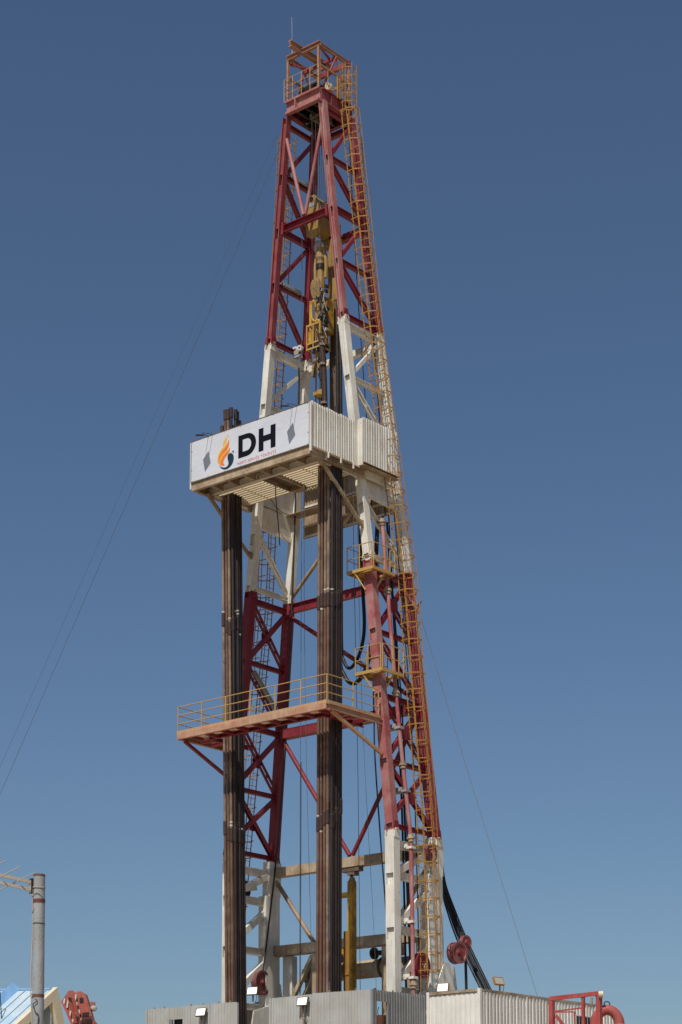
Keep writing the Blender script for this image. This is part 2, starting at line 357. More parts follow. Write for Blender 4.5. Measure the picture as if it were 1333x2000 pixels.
# back leg head clevis plates and raising sheaves are separate things below
# strip lights clamped on girts
for i, (x, y, z, s) in enumerate(((-1.28, -1.6, 47.43, -1), (-1.78, -1.5, 42.45, -1))):
    mb = MB(); mb.bar((x, y - .45, z), (x, y + .75, z), .16, .13)
    t = thing('strip_light', ('grey strip light on the upper red girt beside the travelling block lines', 'grey strip light on the red girt left of the yellow top drive')[i], 'light', (x, y, z))
    mk('housing', mb, 'gal', t); mb = MB(); mb.bar((x + .01, y - .4, z - .085), (x + .01, y + .7, z - .085), .11, .04); mk('diffuser', mb, 'glass', t)
t = thing('strip_light', 'grey strip light hung on the red brace behind the walkway railing', 'light', (-3.6, -1.2, 24.1))
mb = MB(); a, b = F(-1, 24.9, -.25, .35), B(-1, 23.3, -.25, -.5); mb.bar(a, b, .14, .14, UPX); mk('housing', mb, 'gal', t)
mb = MB(); mb.bar(a + Vector((.09, 0, 0)), b + Vector((.09, 0, 0)), .1, .04, (0, 1, 0)); mk('diffuser', mb, 'glass', t)

# ------------------------------------------------------------------ crown
crown = thing('crown_platform', 'red crown deck with tan beam frame on top of the mast', 'crown block', (0, -1.5, 50))
XC, Y0, Y1, Z0, Z1 = .99, -2.62, -.35, 49.98, 50.62; YB2 = -.55
mb = MB(); mb.channel((-XC, Y0, (Z0 + Z1) / 2), (XC, Y0, (Z0 + Z1) / 2), .22, Z1 - Z0, .09); mb.box((-.42, Y0 - .12, Z0 + .1), (-.36, Y0 + .1, Z1 - .1)); mk('front_girder', mb, 'fade', crown)
mb = MB(); mb.channel((XC, Y1, (Z0 + Z1) / 2), (-XC, Y1, (Z0 + Z1) / 2), .2, Z1 - Z0, .06); mk('rear_girder', mb, 'red', crown)
for s in (-1, 1):
    mb = MB(); x = s * (XC - .02); mb.ibeam((x, Y0 + .12, (Z0 + Z1) / 2), (x, Y1 - .11, (Z0 + Z1) / 2), .24, Z1 - Z0 - .01, .05)
    for y in (-1.9, -1.3, -.8): mb.box((x - .1, y - .015, Z0 + .06), (x + .1, y + .015, Z1 - .06))
    mk('side_girder', mb, 'red' if s < 0 else 'midred', crown)
mb = MB(); mb.box((-.85, -2.4, 50.63), (.85, -.5, 50.67)); mk('deck_plate', mb, 'red', crown)
for x in (-.5, 0, .5):
    mb = MB(); mb.ibeam((x, Y0 + .12, 50.2), (x, Y1 - .11, 50.2), .14, .34, .03); mk('deck_joist', mb, 'grease', crown)
for k in range(5):                                     # crown sheaves
    x = -.36 + .18 * k; mb = MB(); mb.lathe([(.001, -.05), (.10, -.05), (.11, -.03), (.44, -.03), (.50, -.06), (.50, -.04), (.43, 0), (.50, .04), (.50, .06), (.44, .03), (.11, .03), (.10, .05), (.001, .05)], (x, -1.98, 50.80), (1, 0, 0), 28)
    mk('crown_sheave', mb, 'grease', crown)
mb = MB(); mb.tube([(-.6, -1.98, 50.80), (.6, -1.98, 50.80)], .09, 12); mk('sheave_axle', mb, 'grease', crown)
for x, y, z in ((-.55, -1.9, 49.75), (.1, -2.2, 49.7), (.45, -1.8, 49.75), (-.2, -1.1, 49.7)):
    mb = MB(); mb.bar((x, y, z), (x, y + .6, z + .05), .12, .25); mb.tube([(x, y, z - .12), (x + .3, y + .2, z + .1)], .05, 8); mk('bumper_block', mb, 'grease' if x < 0 else 'wood', crown)
for s in (-1, 1):
    for y in (Y0 + .02, YB2):
        mb = MB(); mb.ibeam((s * .91, y, Z1 + .002), (s * .91, y, 52.60), .11, .11, .025); mk('frame_post', mb, 'crown', crown)
zt = 52.72
for a, b in ((-1.0, -.26), (-.04, 1.0)): mk('top_beam', MB().channel((a, Y0 + .02, zt), (b, Y0 + .02, zt), .14, .24, .035), 'crown', crown)
mb = MB(); mb.channel((1.0, YB2, zt), (-1.0, YB2, zt), .14, .22, .03); mk('top_beam', mb, 'midred', crown)
for s in (-1, 1):
    mb = MB(); mb.ibeam((s * .91, Y0 + .10, zt), (s * .91, YB2 - .08, zt), .11, .18, .03); mk('top_beam', mb, 'crown', crown)
    mb = MB(); mb.bar((s * .91, Y0 + .1, 51.75), (s * .91, YB2 - .08, 51.75), .07, .09); mk('mid_rail_beam', mb, 'crown', crown)
    mb = MB(); mb.bar((s * .95, Y0 + .15, 52.5), (s * .6, -1.5, 52.6), .08, .08); mk('corner_brace', mb, 'midred', crown)
    mb = MB(); mb.tube([(s * .95, -1.45, 52.6), (s * .75, -2.2, 50.75)], .05, 8); mk('leaning_strut', mb, 'midred', crown)
    mb = MB(); mb.tube([(s * .95, -1.45, 52.6), (s * .9, -.6, 50.75)], .045, 8); mk('leaning_strut', mb, 'crown', crown)
mb = MB(); mb.bar((-.95, -1.5, zt - .18), (.95, -1.5, zt - .18), .1, .14); mk('cross_tie', mb, 'midred', crown)
mb = MB(); mb.bar((-.95, -.4, 51.9), (.95, -.4, 51.9), .08, .12); mk('cross_tie', mb, 'crown', crown)
mb = MB(); mb.ibeam((-.15, -3.35, 52.80), (-.15, -.46, 52.88), .20, .30, .04); mk('gin_beam', mb, 'crown', crown)
mb = MB(); mb.lathe([(.001, .3), (.07, .3), (.09, .2), (.09, .1), (.06, .1), (.06, 0)], (.25, -1.6, 52.45), (0, 0, -1), 14); mk('beacon', mb, 'crane', crown)
mb = MB(); mb.box((.15, -1.72, 52.33), (.35, -1.5, 52.47)); mk('beacon_base', mb, 'dark', crown)
mb = MB(); mb.lathe([(.001, .12), (.22, .12), (.22, .45), (.12, .5), (.001, .5)], (.80, -1.85, 50.66), (0, 0, 1), 16); mk('grease_drum', mb, 'cream', crown)
for y in (-1.55, -1.4):
    mb = MB(); mb.tube([(1.12, y, 50.5), (1.12, y, 51.5)], .045, 8); mk('vent_pipe', mb, 'yellow', crown)
def railing(th, pts, z, hs, gap, mat, r=.022, names=('rail', 'rail_post'), square=False):
    for h in hs:
        for p, q in zip(pts, pts[1:]):
            mb = MB(); mb.tube([(*p, z + h), (*q, z + h)], r, 8); mk(names[0], mb, mat, th)
    first = None; done = set()
    for p, q in zip(pts, pts[1:]):
        L = math.dist(p, q); k = max(1, round(L / gap))
        for i in range(k + 1):
            x, y = p[0] + (q[0] - p[0]) * i / k, p[1] + (q[1] - p[1]) * i / k
            if (round(x, 2), round(y, 2)) in done: continue
            done.add((round(x, 2), round(y, 2)))
            if first is None:
                mb = MB(); mb.tube([(x, y, z), (x, y, z + max(hs))], r * 1.15, 8); first = mk(names[1], mb, mat, th)
            else: share(first, (x, y, z + max(hs) / 2), th)
railing(crown, [(-1.03, -.5), (-1.03, Y0 - .12), (1.03, Y0 - .12), (1.03, -1.5)], Z1 - .05, (.35, .7, 1.08), .5, 'rail', .014)
t = tag(mk('whip_antenna', MB().tube([(-.66, -2.62, 52.8), (-.66, -2.62, 53.2)], .02, 8).tube([(-.66, -2.62, 53.2), (-.69, -2.62, 54.65)], .009, 6), 'alu'), 'thin pale whip aerial standing on the crown frame', 'aerial')

# ------------------------------------------------------------------ caged ladders
LY = ([9, 13.0, 17.6, 21.9, 28.2, 33, 37.7, 44.7, 49.5], [-1.25, -1.2, -1.0, -.97, -.85, -1.2, -1.5, -1.73, -1.92])
LX = [5.26, 5.23, 4.92, 4.48, 3.85, 3.31, 2.77, 2.08, 1.62]
def ladder(s, path, z0, z1, label, mat, rung_gap=.28, hoop_gap=.74, wd=.45, depth=.72, cage_from=None):
    P = lambda z: Vector(path(z)); base = P(z0)
    t = thing('caged_ladder', label, 'ladder', base)
    zs = [z0 + (z1 - z0) * i / 24 for i in range(25)]
    for dy in (0, wd):
        mb = MB(); mb.tube([P(z) + Vector((0, dy, 0)) for z in zs], .026, 6); mk('ladder_rail', mb, mat, t)
    k = int((z1 - z0) / rung_gap); first = None
    for i in range(k):
        c = P(z0 + .15 + i * rung_gap) + Vector((0, wd / 2, 0))
        if first is None: first = mk('rung', MB().tube([c - Vector((0, wd / 2, 0)), c + Vector((0, wd / 2, 0))], .013, 5), mat, t)
        else: share(first, c, t)
    off = [(0, -.12), (s * depth * .55, -.14), (s * depth, .06), (s * depth, wd - .06), (s * depth * .55, wd + .14), (0, wd + .12)]
    cz = cage_from or z0 + 2.0; k = int((z1 - cz) / hoop_gap); first = None; lo = Vector((min(o[0] for o in off), -.14, 0)); hi = Vector((max(o[0] for o in off), wd + .14, 0)); mid = (lo + hi) / 2
    for i in range(k + 1):
        c = P(cz + i * hoop_gap)
        if first is None:
            mb = MB()
            for a, b in zip(off, off[1:]): mb.bar(c + Vector((*a, 0)), c + Vector((*b, 0)), .014, .045)
            first = mk('cage_hoop', mb, mat, t)
        else:
            h_ = share(first, c + mid + Vector((0, 0, rnd.uniform(-.025, .025))), t); h_.rotation_euler = (R(rnd.uniform(-2.2, 2.2)), R(rnd.uniform(-2.5, 2.5)), R(rnd.uniform(-1, 1)))
    zc = [cz + (z1 - cz) * i / 20 for i in range(21)]
    for o in off[1:5]:
        mb = MB(); mb.tube([P(z) + Vector((*o, 0)) for z in zc], .02, 5); mk('cage_strap', mb, mat, t)
    return t
for s in (1, -1):
    pth = lambda z, s=s: (s * interp(z, LX, LY[0]) + (.14 if s < 0 else 0), interp(z, LY[1], LY[0]) + .03, z)
    ladder(s, pth, 9.0, 49.6, 'long caged yellow ladder climbing the near right side of the mast' if s > 0 else 'caged yellow ladder behind the left side panel of the mast', 'yellow')
ladder(1, lambda z: (1.15, -1.25, z), 49.3, 52.2, 'short caged yellow ladder beside the crown deck', 'yellow', .28, .42, .45, .5, 49.9)

# ------------------------------------------------------------------ standpipe and hoses
t = thing('standpipe', 'pink-red standpipe running up the right side of the mast', 'pipe', (5.2, -1.5, 8))
sp = [(5.25, -1.62, 8.0), (5.18, -1.60, 10.4), (4.86, -1.30, 16.5), (4.52, -1.38, 19.6), (4.21, -1.44, 22.7), (3.78, -1.42, 27.2), (3.45, -1.36, 30.3)]
for a, b in zip(sp, sp[1:]):
    mk('pipe_length', MB().tube([a, b], .085, 12), 'fade', t)
for p, q in zip(sp[1:], sp[2:] + [sp[0]]):
    d = (Vector(q) - Vector(p)).normalized() if q is not sp[0] else Vector((0, 0, 1))
    mk('union', MB().lathe([(.086, -.16), (.13, -.15), (.13, -.03), (.17, -.03), (.17, .05), (.12, .06), (.12, .15), (.086, .16)], p, d, 14), 'grime', t)
for z in (10.7, 13.0, 16.1, 18.5, 21.2):
    x, y = interp(z, [p[0] for p in sp], [p[2] for p in sp]), interp(z, [p[1] for p in sp], [p[2] for p in sp])
    mb = MB(); mb.bar((x - .62, y + .02, z), (x + .12, y + .02, z), .3, .10); mb.bar((x - .5, y - .1, z + .1), (x - .1, y - .1, z + .1), .08, .12)
    for q in (-.45, -.2): mb.tube([(x + q, y - .2, z + .02), (x + q, y + .2, z + .02)], .05, 8)
    mk('clamp', mb, 'white' if z < 17 else 'gal', t)
def smooth(pts, k=8):
    pts = [Vector(p) for p in pts]; out = []
    q = [pts[0]] + pts + [pts[-1]]
    for i in range(1, len(q) - 2):
        for j in range(k):
            u = j / k; a, b, c, d = q[i - 1], q[i], q[i + 1], q[i + 2]
            out.append(.5 * ((2 * b) + (c - a) * u + (2 * a - 5 * b + 4 * c - d) * u * u + (3 * b - a - 3 * c + d) * u ** 3))
    return out + [pts[-1]]
def cable(name, pts, r, mat, label, cat='cable', group=None, n=8, sm=True):
    return tag(mk(name, MB().tube(smooth(pts) if sm else pts, r, n), mat), label, cat, group)
cable('rotary_hose', [(2.05, -1.2, 31.2), (2.12, -1.2, 29.4), (2.23, -1.2, 27.65), (2.32, -1.2, 26.1), (2.2, -1.2, 25.2), (1.89, -1.2, 24.56), (1.49, -1.2, 24.29), (1.17, -1.2, 24.69), (1.0, -1.15, 25.6), (.95, -1.1, 31)], .075, 'rubber', 'black hose loop hanging beside the right pipe stack, upper of two', 'hose')
cable('rotary_hose', [(3.1, -1.25, 30.5), (2.95, -1.25, 27.6), (2.77, -1.2, 25.74), (2.54, -1.2, 24.44), (2.11, -1.2, 23.74), (1.63, -1.2, 23.6), (1.2, -1.2, 24.05), (.93, -1.2, 25.2), (.85, -1.2, 31)], .09, 'rubber', 'black hose loop hanging beside the right pipe stack, lower and thicker one', 'hose')
cable('service_hose', [(3.05, -.55, 30.6), (3.35, -.6, 27.5), (3.75, -.75, 23.6), (4.1, -.85, 19.4), (4.35, -.9, 14.2), (4.6, -.9, 9)], .05, 'rubber', 'thick black hose running down inside the right mast panel', 'hose')
cable('service_hose', [(2.95, -1.55, 30.6), (2.75, -1.5, 27.0), (2.95, -1.45, 24.6), (3.0, -1.4, 22.0), (3.13, -1.5, 20.1), (3.45, -1.5, 16.2), (3.76, -1.5, 12.7), (3.9, -1.5, 9)], .032, 'rubber', 'thin black hose slanting left of the right front mast leg', 'hose')
for k, (x_, r_) in enumerate(((-.25, .03), (-.5, .045), (.2, .025))):
    cable('service_hose', [(3.2 + x_, -.3 - .1 * k, 31.0), (3.45 + x_, -.35, 27.5), (3.85 + x_, -.4, 23.6), (4.2 + x_, -.5, 19.4), (4.4 + x_, -.55, 14.2), (4.5 + x_, -.55, 9)], r_, 'rubber', ('thin dark hose inside the right mast panel, left of the thick one', 'dark hose furthest inside the right mast panel', 'thin dark hose nearest the long ladder inside the right mast panel')[k], 'hose')
lp = [(-1.89, -.71, 38.95), (-2.05, -.53, 37.5), (-2.78, .01, 31.1), (-3.37, .39, 25.6), (-3.9, .45, 19.2), (-4.0, .2, 16.4), (-4.12, .0, 14.3), (-4.40, -.15, 11.6)]
cable('raising_line', lp, .042, 'rope', 'heavy dark wire rope running down to the red sheave at the left mast foot', 'rope')
cable('hang_rope', [(-1.02, -1.5, 44.5), (-1.02, -1.5, 36), (-1.0, -1.5, 30.3), (-1.02, -1.5, 20.6)], .011, 'wire', 'thin wire hanging above the chain inside the mast', 'wire')
cable('hang_rope', [(-.9, -1.4, 36), (-.92, -1.4, 28.4), (-.78, -1.4, 21.0), (-.39, -1.5, 12.6), (-.35, -1.5, 9)], .009, 'wire', 'thin wire slanting just right of the chain', 'wire')
cable('hang_rope', [(1.95, -1.5, 33), (2.0, -1.5, 28.8), (2.19, -1.5, 20.2), (2.29, -1.5, 12.4), (2.33, -1.5, 9)], .012, 'wire', 'wire right of the yellow post, nearest to the pipe stack', 'wire')
cable('hang_rope', [(2.1, -1.45, 33), (2.3, -1.45, 25), (2.55, -1.5, 20.2), (3.08, -1.5, 12.3), (3.2, -1.5, 9)], .008, 'wire', 'fine wire between the right pipe stack and the right front leg', 'wire')
for k, (x, y) in enumerate(((.75, -.3), (1.5, -.35))):
    cable('hang_rope', [(x, y, 49), (x + .45, y, 42), (x + .95, y, 36), (x + 1.3, y, 31)], .03 if k else .02, 'rope', ('thin dark line inside the upper right mast panel', 'thick dark line beside the long ladder in the upper mast')[k], 'wire')
cable('hang_rope', [(1.18, -2.7, 49.8), (1.5, -2.7, 46), (2.2, -2.75, 40.6), (2.6, -2.8, 36)], .006, 'guy', 'fine pale line down the front of the right upper leg', 'wire')
for k in range(3):
    cable('hang_rope', [(.25 + .22 * k, -2.3, 49.7), (.28 + .22 * k, -2.3, 42), (.3 + .25 * k, -2.3, 33.5)], .006, 'wire', ('fine vertical line nearest the block inside the front of the mast', 'fine vertical line in front of the yellow top drive', 'fine vertical line between top drive and right upper leg')[k], 'wire')
for k, x in enumerate((-.36, -.24, -.12, 0, .12, .24, .36)):
    cable('drilling_line', [(x, -1.50, 50.6), (x, -1.48, 48), (x, -1.45, 45.6)], .016, 'rope', ['first', 'second', 'third', 'fourth', 'fifth', 'sixth', 'seventh'][k] + ' from the left of the seven dark drilling lines above the yellow block', 'rope', 'drilling lines between crown and block', 6)
# chain with separate links
ch = thing('chain', 'dark link chain hanging in the open middle of the mast', 'chain', (-1.0, -1.5, 10))
mbs = []
for k in (0, 1):
    mb = MB(); pts = []
    for i in range(17):
        a = 2 * math.pi * i / 16; x = .030 * math.cos(a); z = .036 * math.sin(a) + (.026 if math.sin(a) > 0 else -.026)
        pts.append(Vector((-1.0 + (x if k else 0), -1.5 + (0 if k else x), 10 + z)))
    mb.tube(pts, .011, 6, False); mbs.append(mk('chain_link', mb, 'rope', ch))
mbs[1].location.z += .091
for i in range(2, 116): share(mbs[i % 2], (-1.0, -1.5, 10 + .091 * i), ch)
# hoses sloping from the rear leg over the container
for k, (dx, r) in enumerate(((0, .075), (.20, .075), (-.14, .035), (-.25, .035))):
    cable('black_hose', [(3.40 + dx * .3, 2.6, 16.0), (3.53 + dx * .5, 2.6, 15.14), (3.90 + dx * .8, 2.6, 14.11), (4.56 + dx, 2.6, 12.62), (5.69 + dx, 2.6, 10.58), (6.9 + dx, 2.6, 8.4)], r, 'rubber',
          ('thick black hose slanting down behind the container, left of the thick pair', 'thick black hose slanting down behind the container, rightmost', 'thin black hose slanting down behind the container, inner of the thin pair', 'thin black hose slanting down behind the container, outermost left')[k], 'hose')
cable('black_hose', [(5.35, 1.7, 12.0), (5.38, 1.7, 10.5), (5.4, 1.7, 8)], .06, 'rubber', 'short vertical black hose below the red sheaves', 'hose')
# guy wires
def guy(a, b, r, sag, label, mat='guy'):
    a, b = Vector(a), Vector(b); pts = [a.lerp(b, i / 24) - Vector((0, 0, sag * 4 * (i / 24) * (1 - i / 24))) for i in range(25)]
    return tag(mk('guy_wire', MB().tube(pts, r, 6), mat), label, 'wire', 'guy wires of the mast')
guy((-1.15, -2.45, 50.2), (-30.48, -6.0, 0), .006, .15, 'thin guy wire dropping left from the crown, upper of the two', 'wire')
guy((-1.25, -2.55, 48.9), (-29.94, -5.54, 0), .009, .15, 'guy wire dropping left from the crown, lower and heavier one', 'wire')
guy((3.95, .45, 26.8), (2.04, 17.86, 0), .010, .2, 'pale guy wire dropping right behind the container')

# ------------------------------------------------------------------ sheaves and fittings
def sheave(c, r, axis, label, mat='sheave', wide=.16, brk=None):
    c = Vector(c); ax = Vector(axis).normalized(); t = thing('sheave', label, 'sheave', c)
    h = wide / 2
    mb = MB().lathe([(.10, -h * .6), (r * .30, -h * .9), (r * .36, -h * .72), (r * .76, -h * .72), (r * .82, -h), (r, -h), (r, -h * .7), (r * .86, 0), (r, h * .7), (r, h), (r * .82, h), (r * .76, h * .72), (r * .36, h * .72), (r * .30, h * .9), (.10, h * .6)], c, ax, 36)
    wh_ = mk('wheel', mb, mat, t)
    mk('hub', MB().lathe([(.001, -h - .06), (.09, -h - .06), (.11, -h), (.13, -h * .5), (.13, h * .5), (.11, h), (.09, h + .06), (.001, h + .06)], c, ax, 16), 'red', wh_)
    if brk:
        for sg in (-1, 1):
            o = ax * (h + .05) * sg; b0 = Vector(brk); d = (b0 - c); q = d.normalized().cross(ax) * .13
            mk('cheek_plate', MB().plate([c + o - q * .8, c + o + q * .8, b0 + o + q * 1.6, b0 + o - q * 1.6], ax, .025), 'white', t)
    return t
sheave((5.05, -.22, 16.0), .40, (1, .15, 0), 'red sheave at the top of the white right rear leg, seen through the ladder', brk=(4.8, .1, 15.4))
sheave((5.10, -1.0, 11.25), .52, (1, .05, 0), 'big dark red sheave low behind the standpipe', 'red', .24, (4.9, -.6, 11))
sheave((5.35, 1.12, 11.95), .46, (1, -.12, 0), 'big red rope sheave standing out right of the mast foot', wide=.34)
sheave((5.45, 1.58, 12.42), .31, (1, -.05, 0), 'smaller red sheave at the far right beside the black hoses', wide=.16)
sheave((-4.45, -.2, 11.3), .55, (1, .1, 0), 'red sheave at the left mast foot with rope running onto it', wide=.26)
sheave((-4.9, -.9, 15.4), .42, (1, .1, 0), 'dark sheave high in the white left foot panel', 'grease', .2, (-4.75, -.4, 15.6))
t = thing('hanging_block', 'grey double sheave block bolted on the white left girt', 'sheave block', (-1.95, -.75, 39.4))
mk('base_plate', MB().box((-2.10, -.86, 39.40), (-1.74, -.62, 39.52)), 'gal', t)
for y in (-.88, -.62): mk('cheek_plate', MB().plate([(-2.06, y, 39.52), (-1.78, y, 39.52), (-1.74, y, 39.72), (-2.10, y, 39.72)], (0, 1, 0), .02), 'gal', t)
for x in (-2.06, -1.79):
    mk('wheel', MB().lathe([(.05, -.07), (.13, -.07), (.15, -.05), (.12, 0), (.15, .05), (.13, .07), (.05, .07), (.05, -.07)], (x, -.75, 39.82), (.35, -1, 0), 18), 'band', t)
t = thing('roller_bracket', 'pink roller bracket sticking out from the right rear leg', 'bracket', (3.9, .2, 27.0))
mk('roller_pipe', MB().tube([(3.72, -.05, 27.35), (4.02, .42, 26.62)], .085, 12), 'fade', t)
for a in ((3.85, .10, 27.1), (3.96, .3, 26.8)):
    mk('ear_plate', MB().lathe([(.03, -.025), (.12, -.025), (.12, .025), (.03, .025)], Vector(a) + Vector((.10, .12, .22)), (.6, .8, -.8), 14).bar(a, Vector(a) + Vector((.08, .1, .16)), .05, .1), 'midred', t)

# ------------------------------------------------------------------ travelling block, hook, top drive
tb = thing('travelling_block', 'tan yellow travelling block hanging under the drilling lines', 'pulley block', (0, -1.5, 44.2))
def xz(poly, y, th, mat, name, th_=None): return mk(name, MB().plate([(x, y, z) for x, z in poly], (0, 1, 0), th), mat, tb_parent, .02)
tb_parent = tb
hexa = [(-.12, 46.05), (.16, 46.05), (.34, 45.7), (.42, 45.0), (.30, 44.2), (.10, 44.05), (-.10, 44.05), (-.30, 44.2), (-.42, 45.0), (-.30, 45.8)]
xz(hexa, -2.02, .14, 'tan', 'front_plate'); xz(hexa, -1.02, .14, 'tan', 'rear_plate')
mk('body_shell', MB().plate([(x * 1.02, -1.84, z - .06 if z > 45 else z + .25) for x, z in hexa], (0, 1, 0), .8), 'tan', tb)
mk('nameplate', MB().box((-.26, -2.035, 45.52), (.24, -2.022, 45.68)), 'gal', tb)
mk('plate_sign', MB().box((.08, -2.035, 44.75), (.26, -2.022, 44.88)), 'gal', tb)
mk('pin_eye', MB().lathe([(.05, 0), (.1, 0), (.1, .05), (.05, .05)], (0, -2.06, 45.88), (0, 1, 0), 14), 'grease', tb)
for k in range(4): mk('block_sheave', MB().lathe([(.05, -.05), (.44, -.05), (.5, -.06), (.45, 0), (.5, .06), (.44, .05), (.05, .05)], (0, -1.78 + .2 * k, 45.3), (0, 1, 0), 24), 'grease', tb)
mk('clevis', MB().lathe([(.001, .55), (.16, .5), (.22, .35), (.22, .1), (.14, 0), (.001, 0)], (0, -1.5, 43.55), (0, 0, 1), 16), 'gal', tb)
td = thing('top_drive', 'greasy yellow top drive with swivel, guard frame and dark gripper', 'top drive', (0, -1.5, 38.5))
mk('bail', MB().tube(smooth([(-.42, -1.5, 42.2), (-.45, -1.5, 42.9), (-.30, -1.5, 43.4), (0, -1.5, 43.6), (.30, -1.5, 43.4), (.45, -1.5, 42.9), (.42, -1.5, 42.2)]), .12, 12), 'tan', td)
mk('hook_body', MB().lathe([(.001, 1.0), (.22, .95), (.30, .7), (.32, .45), (.24, .30), (.24, 0), (.001, 0)], (0, -1.5, 42.75), (0, 0, 1), 20), 'tan', td)
mk('collar', MB().lathe([(.2, .2), (.3, .2), (.3, 0), (.2, 0)], (0, -1.5, 42.7), (0, 0, 1), 20), 'grease', td)
mk('swivel_stem', MB().lathe([(.001, 1.6), (.21, 1.6), (.25, 1.0), (.25, .4), (.32, .2), (.32, 0), (.001, 0)], (0, -1.5, 41.1), (0, 0, 1), 20), 'tan', td)
for x in (-.35, -.02):
    pl = [(x + .24, -2.0 + .17 * math.cos(a) * (1 if math.sin(a) > -.2 else .9), 41.62 + .46 * math.sin(a)) for a in [2 * math.pi * i / 18 for i in range(18)]]
    mk('bail_plate', MB().plate([(p[0] + (p[1] + 2) * .9, p[1], p[2]) for p in pl], (.7, -.7, 0), .09), 'tan', td, .02)
mk('gear_housing', MB().lathe([(.001, 1.3), (.36, 1.25), (.42, 1.0), (.42, .35), (.50, .2), (.50, 0), (.001, 0)], (.05, -1.5, 39.7), (0, 0, 1), 24), 'topyellow', td)
mk('drive_motor', MB().box((.22, -1.6, 39.6), (.68, -1.0, 41.2)), 'topyellow', td, .04)
mk('drive_motor', MB().box((-.62, -1.35, 39.6), (-.2, -.9, 40.9)), 'tan', td, .04)
mk('lower_housing', MB().lathe([(.001, .85), (.46, .8), (.46, .25), (.30, .1), (.24, -.3), (.001, -.3)], (0, -1.5, 38.95), (0, 0, 1), 20), 'topyellow', td)
mk('oil_pan', MB().lathe([(.001, .25), (.52, .25), (.5, .05), (.3, -.05), (.001, -.05)], (0, -1.5, 38.8), (0, 0, 1), 20), 'grease', td)
mk('wash_pipe', MB().tube(smooth([(-.36, -2.0, 39.7), (-.36, -2.0, 40.8), (-.28, -2.05, 41.1)]), .11, 12), 'topyellow', td)
mk('goose_neck', MB().tube(smooth([(.10, -2.05, 40.75), (.02, -2.12, 41.0), (-.12, -2.14, 40.95), (-.17, -2.14, 40.6), (-.12, -2.14, 40.2), (.12, -2.12, 40.05), (.38, -2.1, 40.05), (.48, -2.08, 39.85), (.48, -2.05, 39.3)]), .075, 12), 'topyellow', td)
for zz in (39.95, 39.1, 38.85):
    for a, b in (((-.55, -2.15), (.5, -2.15)), ((.5, -2.15), (.5, -1.2)), ((-.55, -2.15), (-.55, -1.2))):
        mk('guard_bar', MB().bar((*a, zz), (*b, zz), .05, .07), 'rail', td)
for x, y in ((-.55, -2.15), (-.02, -2.15), (.5, -2.15), (.5, -1.2), (-.55, -1.2)): mk('guard_post', MB().bar((x, y, 38.8), (x, y, 40.0), .06, .06), 'rail', td)
mk('control_box', MB().box((-.5, -2.1, 39.15), (-.05, -1.85, 39.7)), 'topyellow', td, .02)
mk('side_panel', MB().box((-.62, -2.05, 39.1), (-.56, -1.5, 39.65)), 'gal', td)
for i in range(30):
    x = rnd.uniform(0, .85); z = rnd.uniform(39.3, 41.4); y = rnd.uniform(-2.05, -1.75)
    mk('hydraulic_line', MB().tube(smooth([(x, y, z), (x + rnd.uniform(-.25, .25), y - .1, z - .3), (x + rnd.uniform(-.3, .3), y, z - rnd.uniform(.5, .9))], 5), .022, 6), rnd.choice(['grease', 'gal', 'rubber']), td)
for i in range(34):
    x = rnd.uniform(.15, .85); z = rnd.uniform(39.4, 41.6)
    mk('valve', MB().box((x, -2.0, z), (x + .13, -1.75, z + .13)), rnd.choice(['grease', 'grease', 'wood', 'topyellow', 'gal']), td)
mk('gripper_arm', MB().plate([(-.62, -1.7, 37.75), (-.50, -1.7, 38.4), (-.25, -1.7, 38.75), (.1, -1.7, 38.7), (.2, -1.7, 38.4), (.05, -1.7, 38.05), (-.12, -1.7, 37.95), (-.15, -1.7, 38.35), (-.32, -1.7, 38.3), (-.44, -1.7, 37.95), (-.5, -1.7, 37.7)], (0, 1, 0), .3), 'tan', td, .03)
mk('pipe_handler', MB().lathe([(.001, 1.1), (.24, 1.1), (.28, .8), (.2, .7), (.2, .3), (.25, .25), (.15, 0), (.001, 0)], (.12, -1.5, 37.5), (0, 0, 1), 16), 'grease', td)
mk('saver_sub', MB().lathe([(.001, 1.3), (.10, 1.3), (.10, .3), (.14, .25), (.14, 0), (.001, 0)], (.05, -1.5, 36.4), (0, 0, 1), 14), 'grease', td)
for x in (-.28, .32): mk('elevator_link', MB().tube([(x, -1.6, 38.2), (x + .02, -1.65, 36.8), (x - .03, -1.7, 35.1)], .05, 8), 'grease', td)
mk('elevator', MB().lathe([(.1, .38), (.30, .34), (.34, .12), (.26, 0), (.1, -.05)], (.05, -1.5, 36.65), (0, 0, 1), 16).box((-.4, -1.75, 36.8), (-.05, -1.35, 36.95)), 'topyellow', td)
gr = thing('guide_beam', 'dark greasy guide beam behind the top drive', 'guide rail', (.45, -.8, 32))
mk('beam', MB().ibeam((.45, -.85, 34), (.35, -.85, 45), .42, .34, .05, (0, 1, 0)), 'wood', gr)
mk('carriage', MB().box((.12, -1.05, 41.3), (.68, -.7, 44.3)), 'tan', gr, .03)
mk('beam', MB().bar((.8, -1.0, 32), (.72, -1.0, 39.2), .2, .2), 'grease', gr)
hs = thing('mud_hose', 'brown dirty mud hose hanging from the top drive to the monkey board', 'hose', (.6, -1.5, 33))
mk('hose', MB().tube(smooth([(.48, -2.02, 39.4), (.55, -1.9, 38.6), (.62, -1.85, 37), (.70, -1.85, 34), (.75, -1.85, 31.5)]), .12, 12), 'joint', hs)
for z in (39.2, 38.9, 38.0, 36.2): mk('hose_band', MB().lathe([(.12, -.05), (.15, -.05), (.15, .05), (.12, .05)], (.53 + (39.2 - z) * .035, -1.93 + .01 * (39.2 - z), z), (0, 0, 1), 14), 'pipe2', hs)
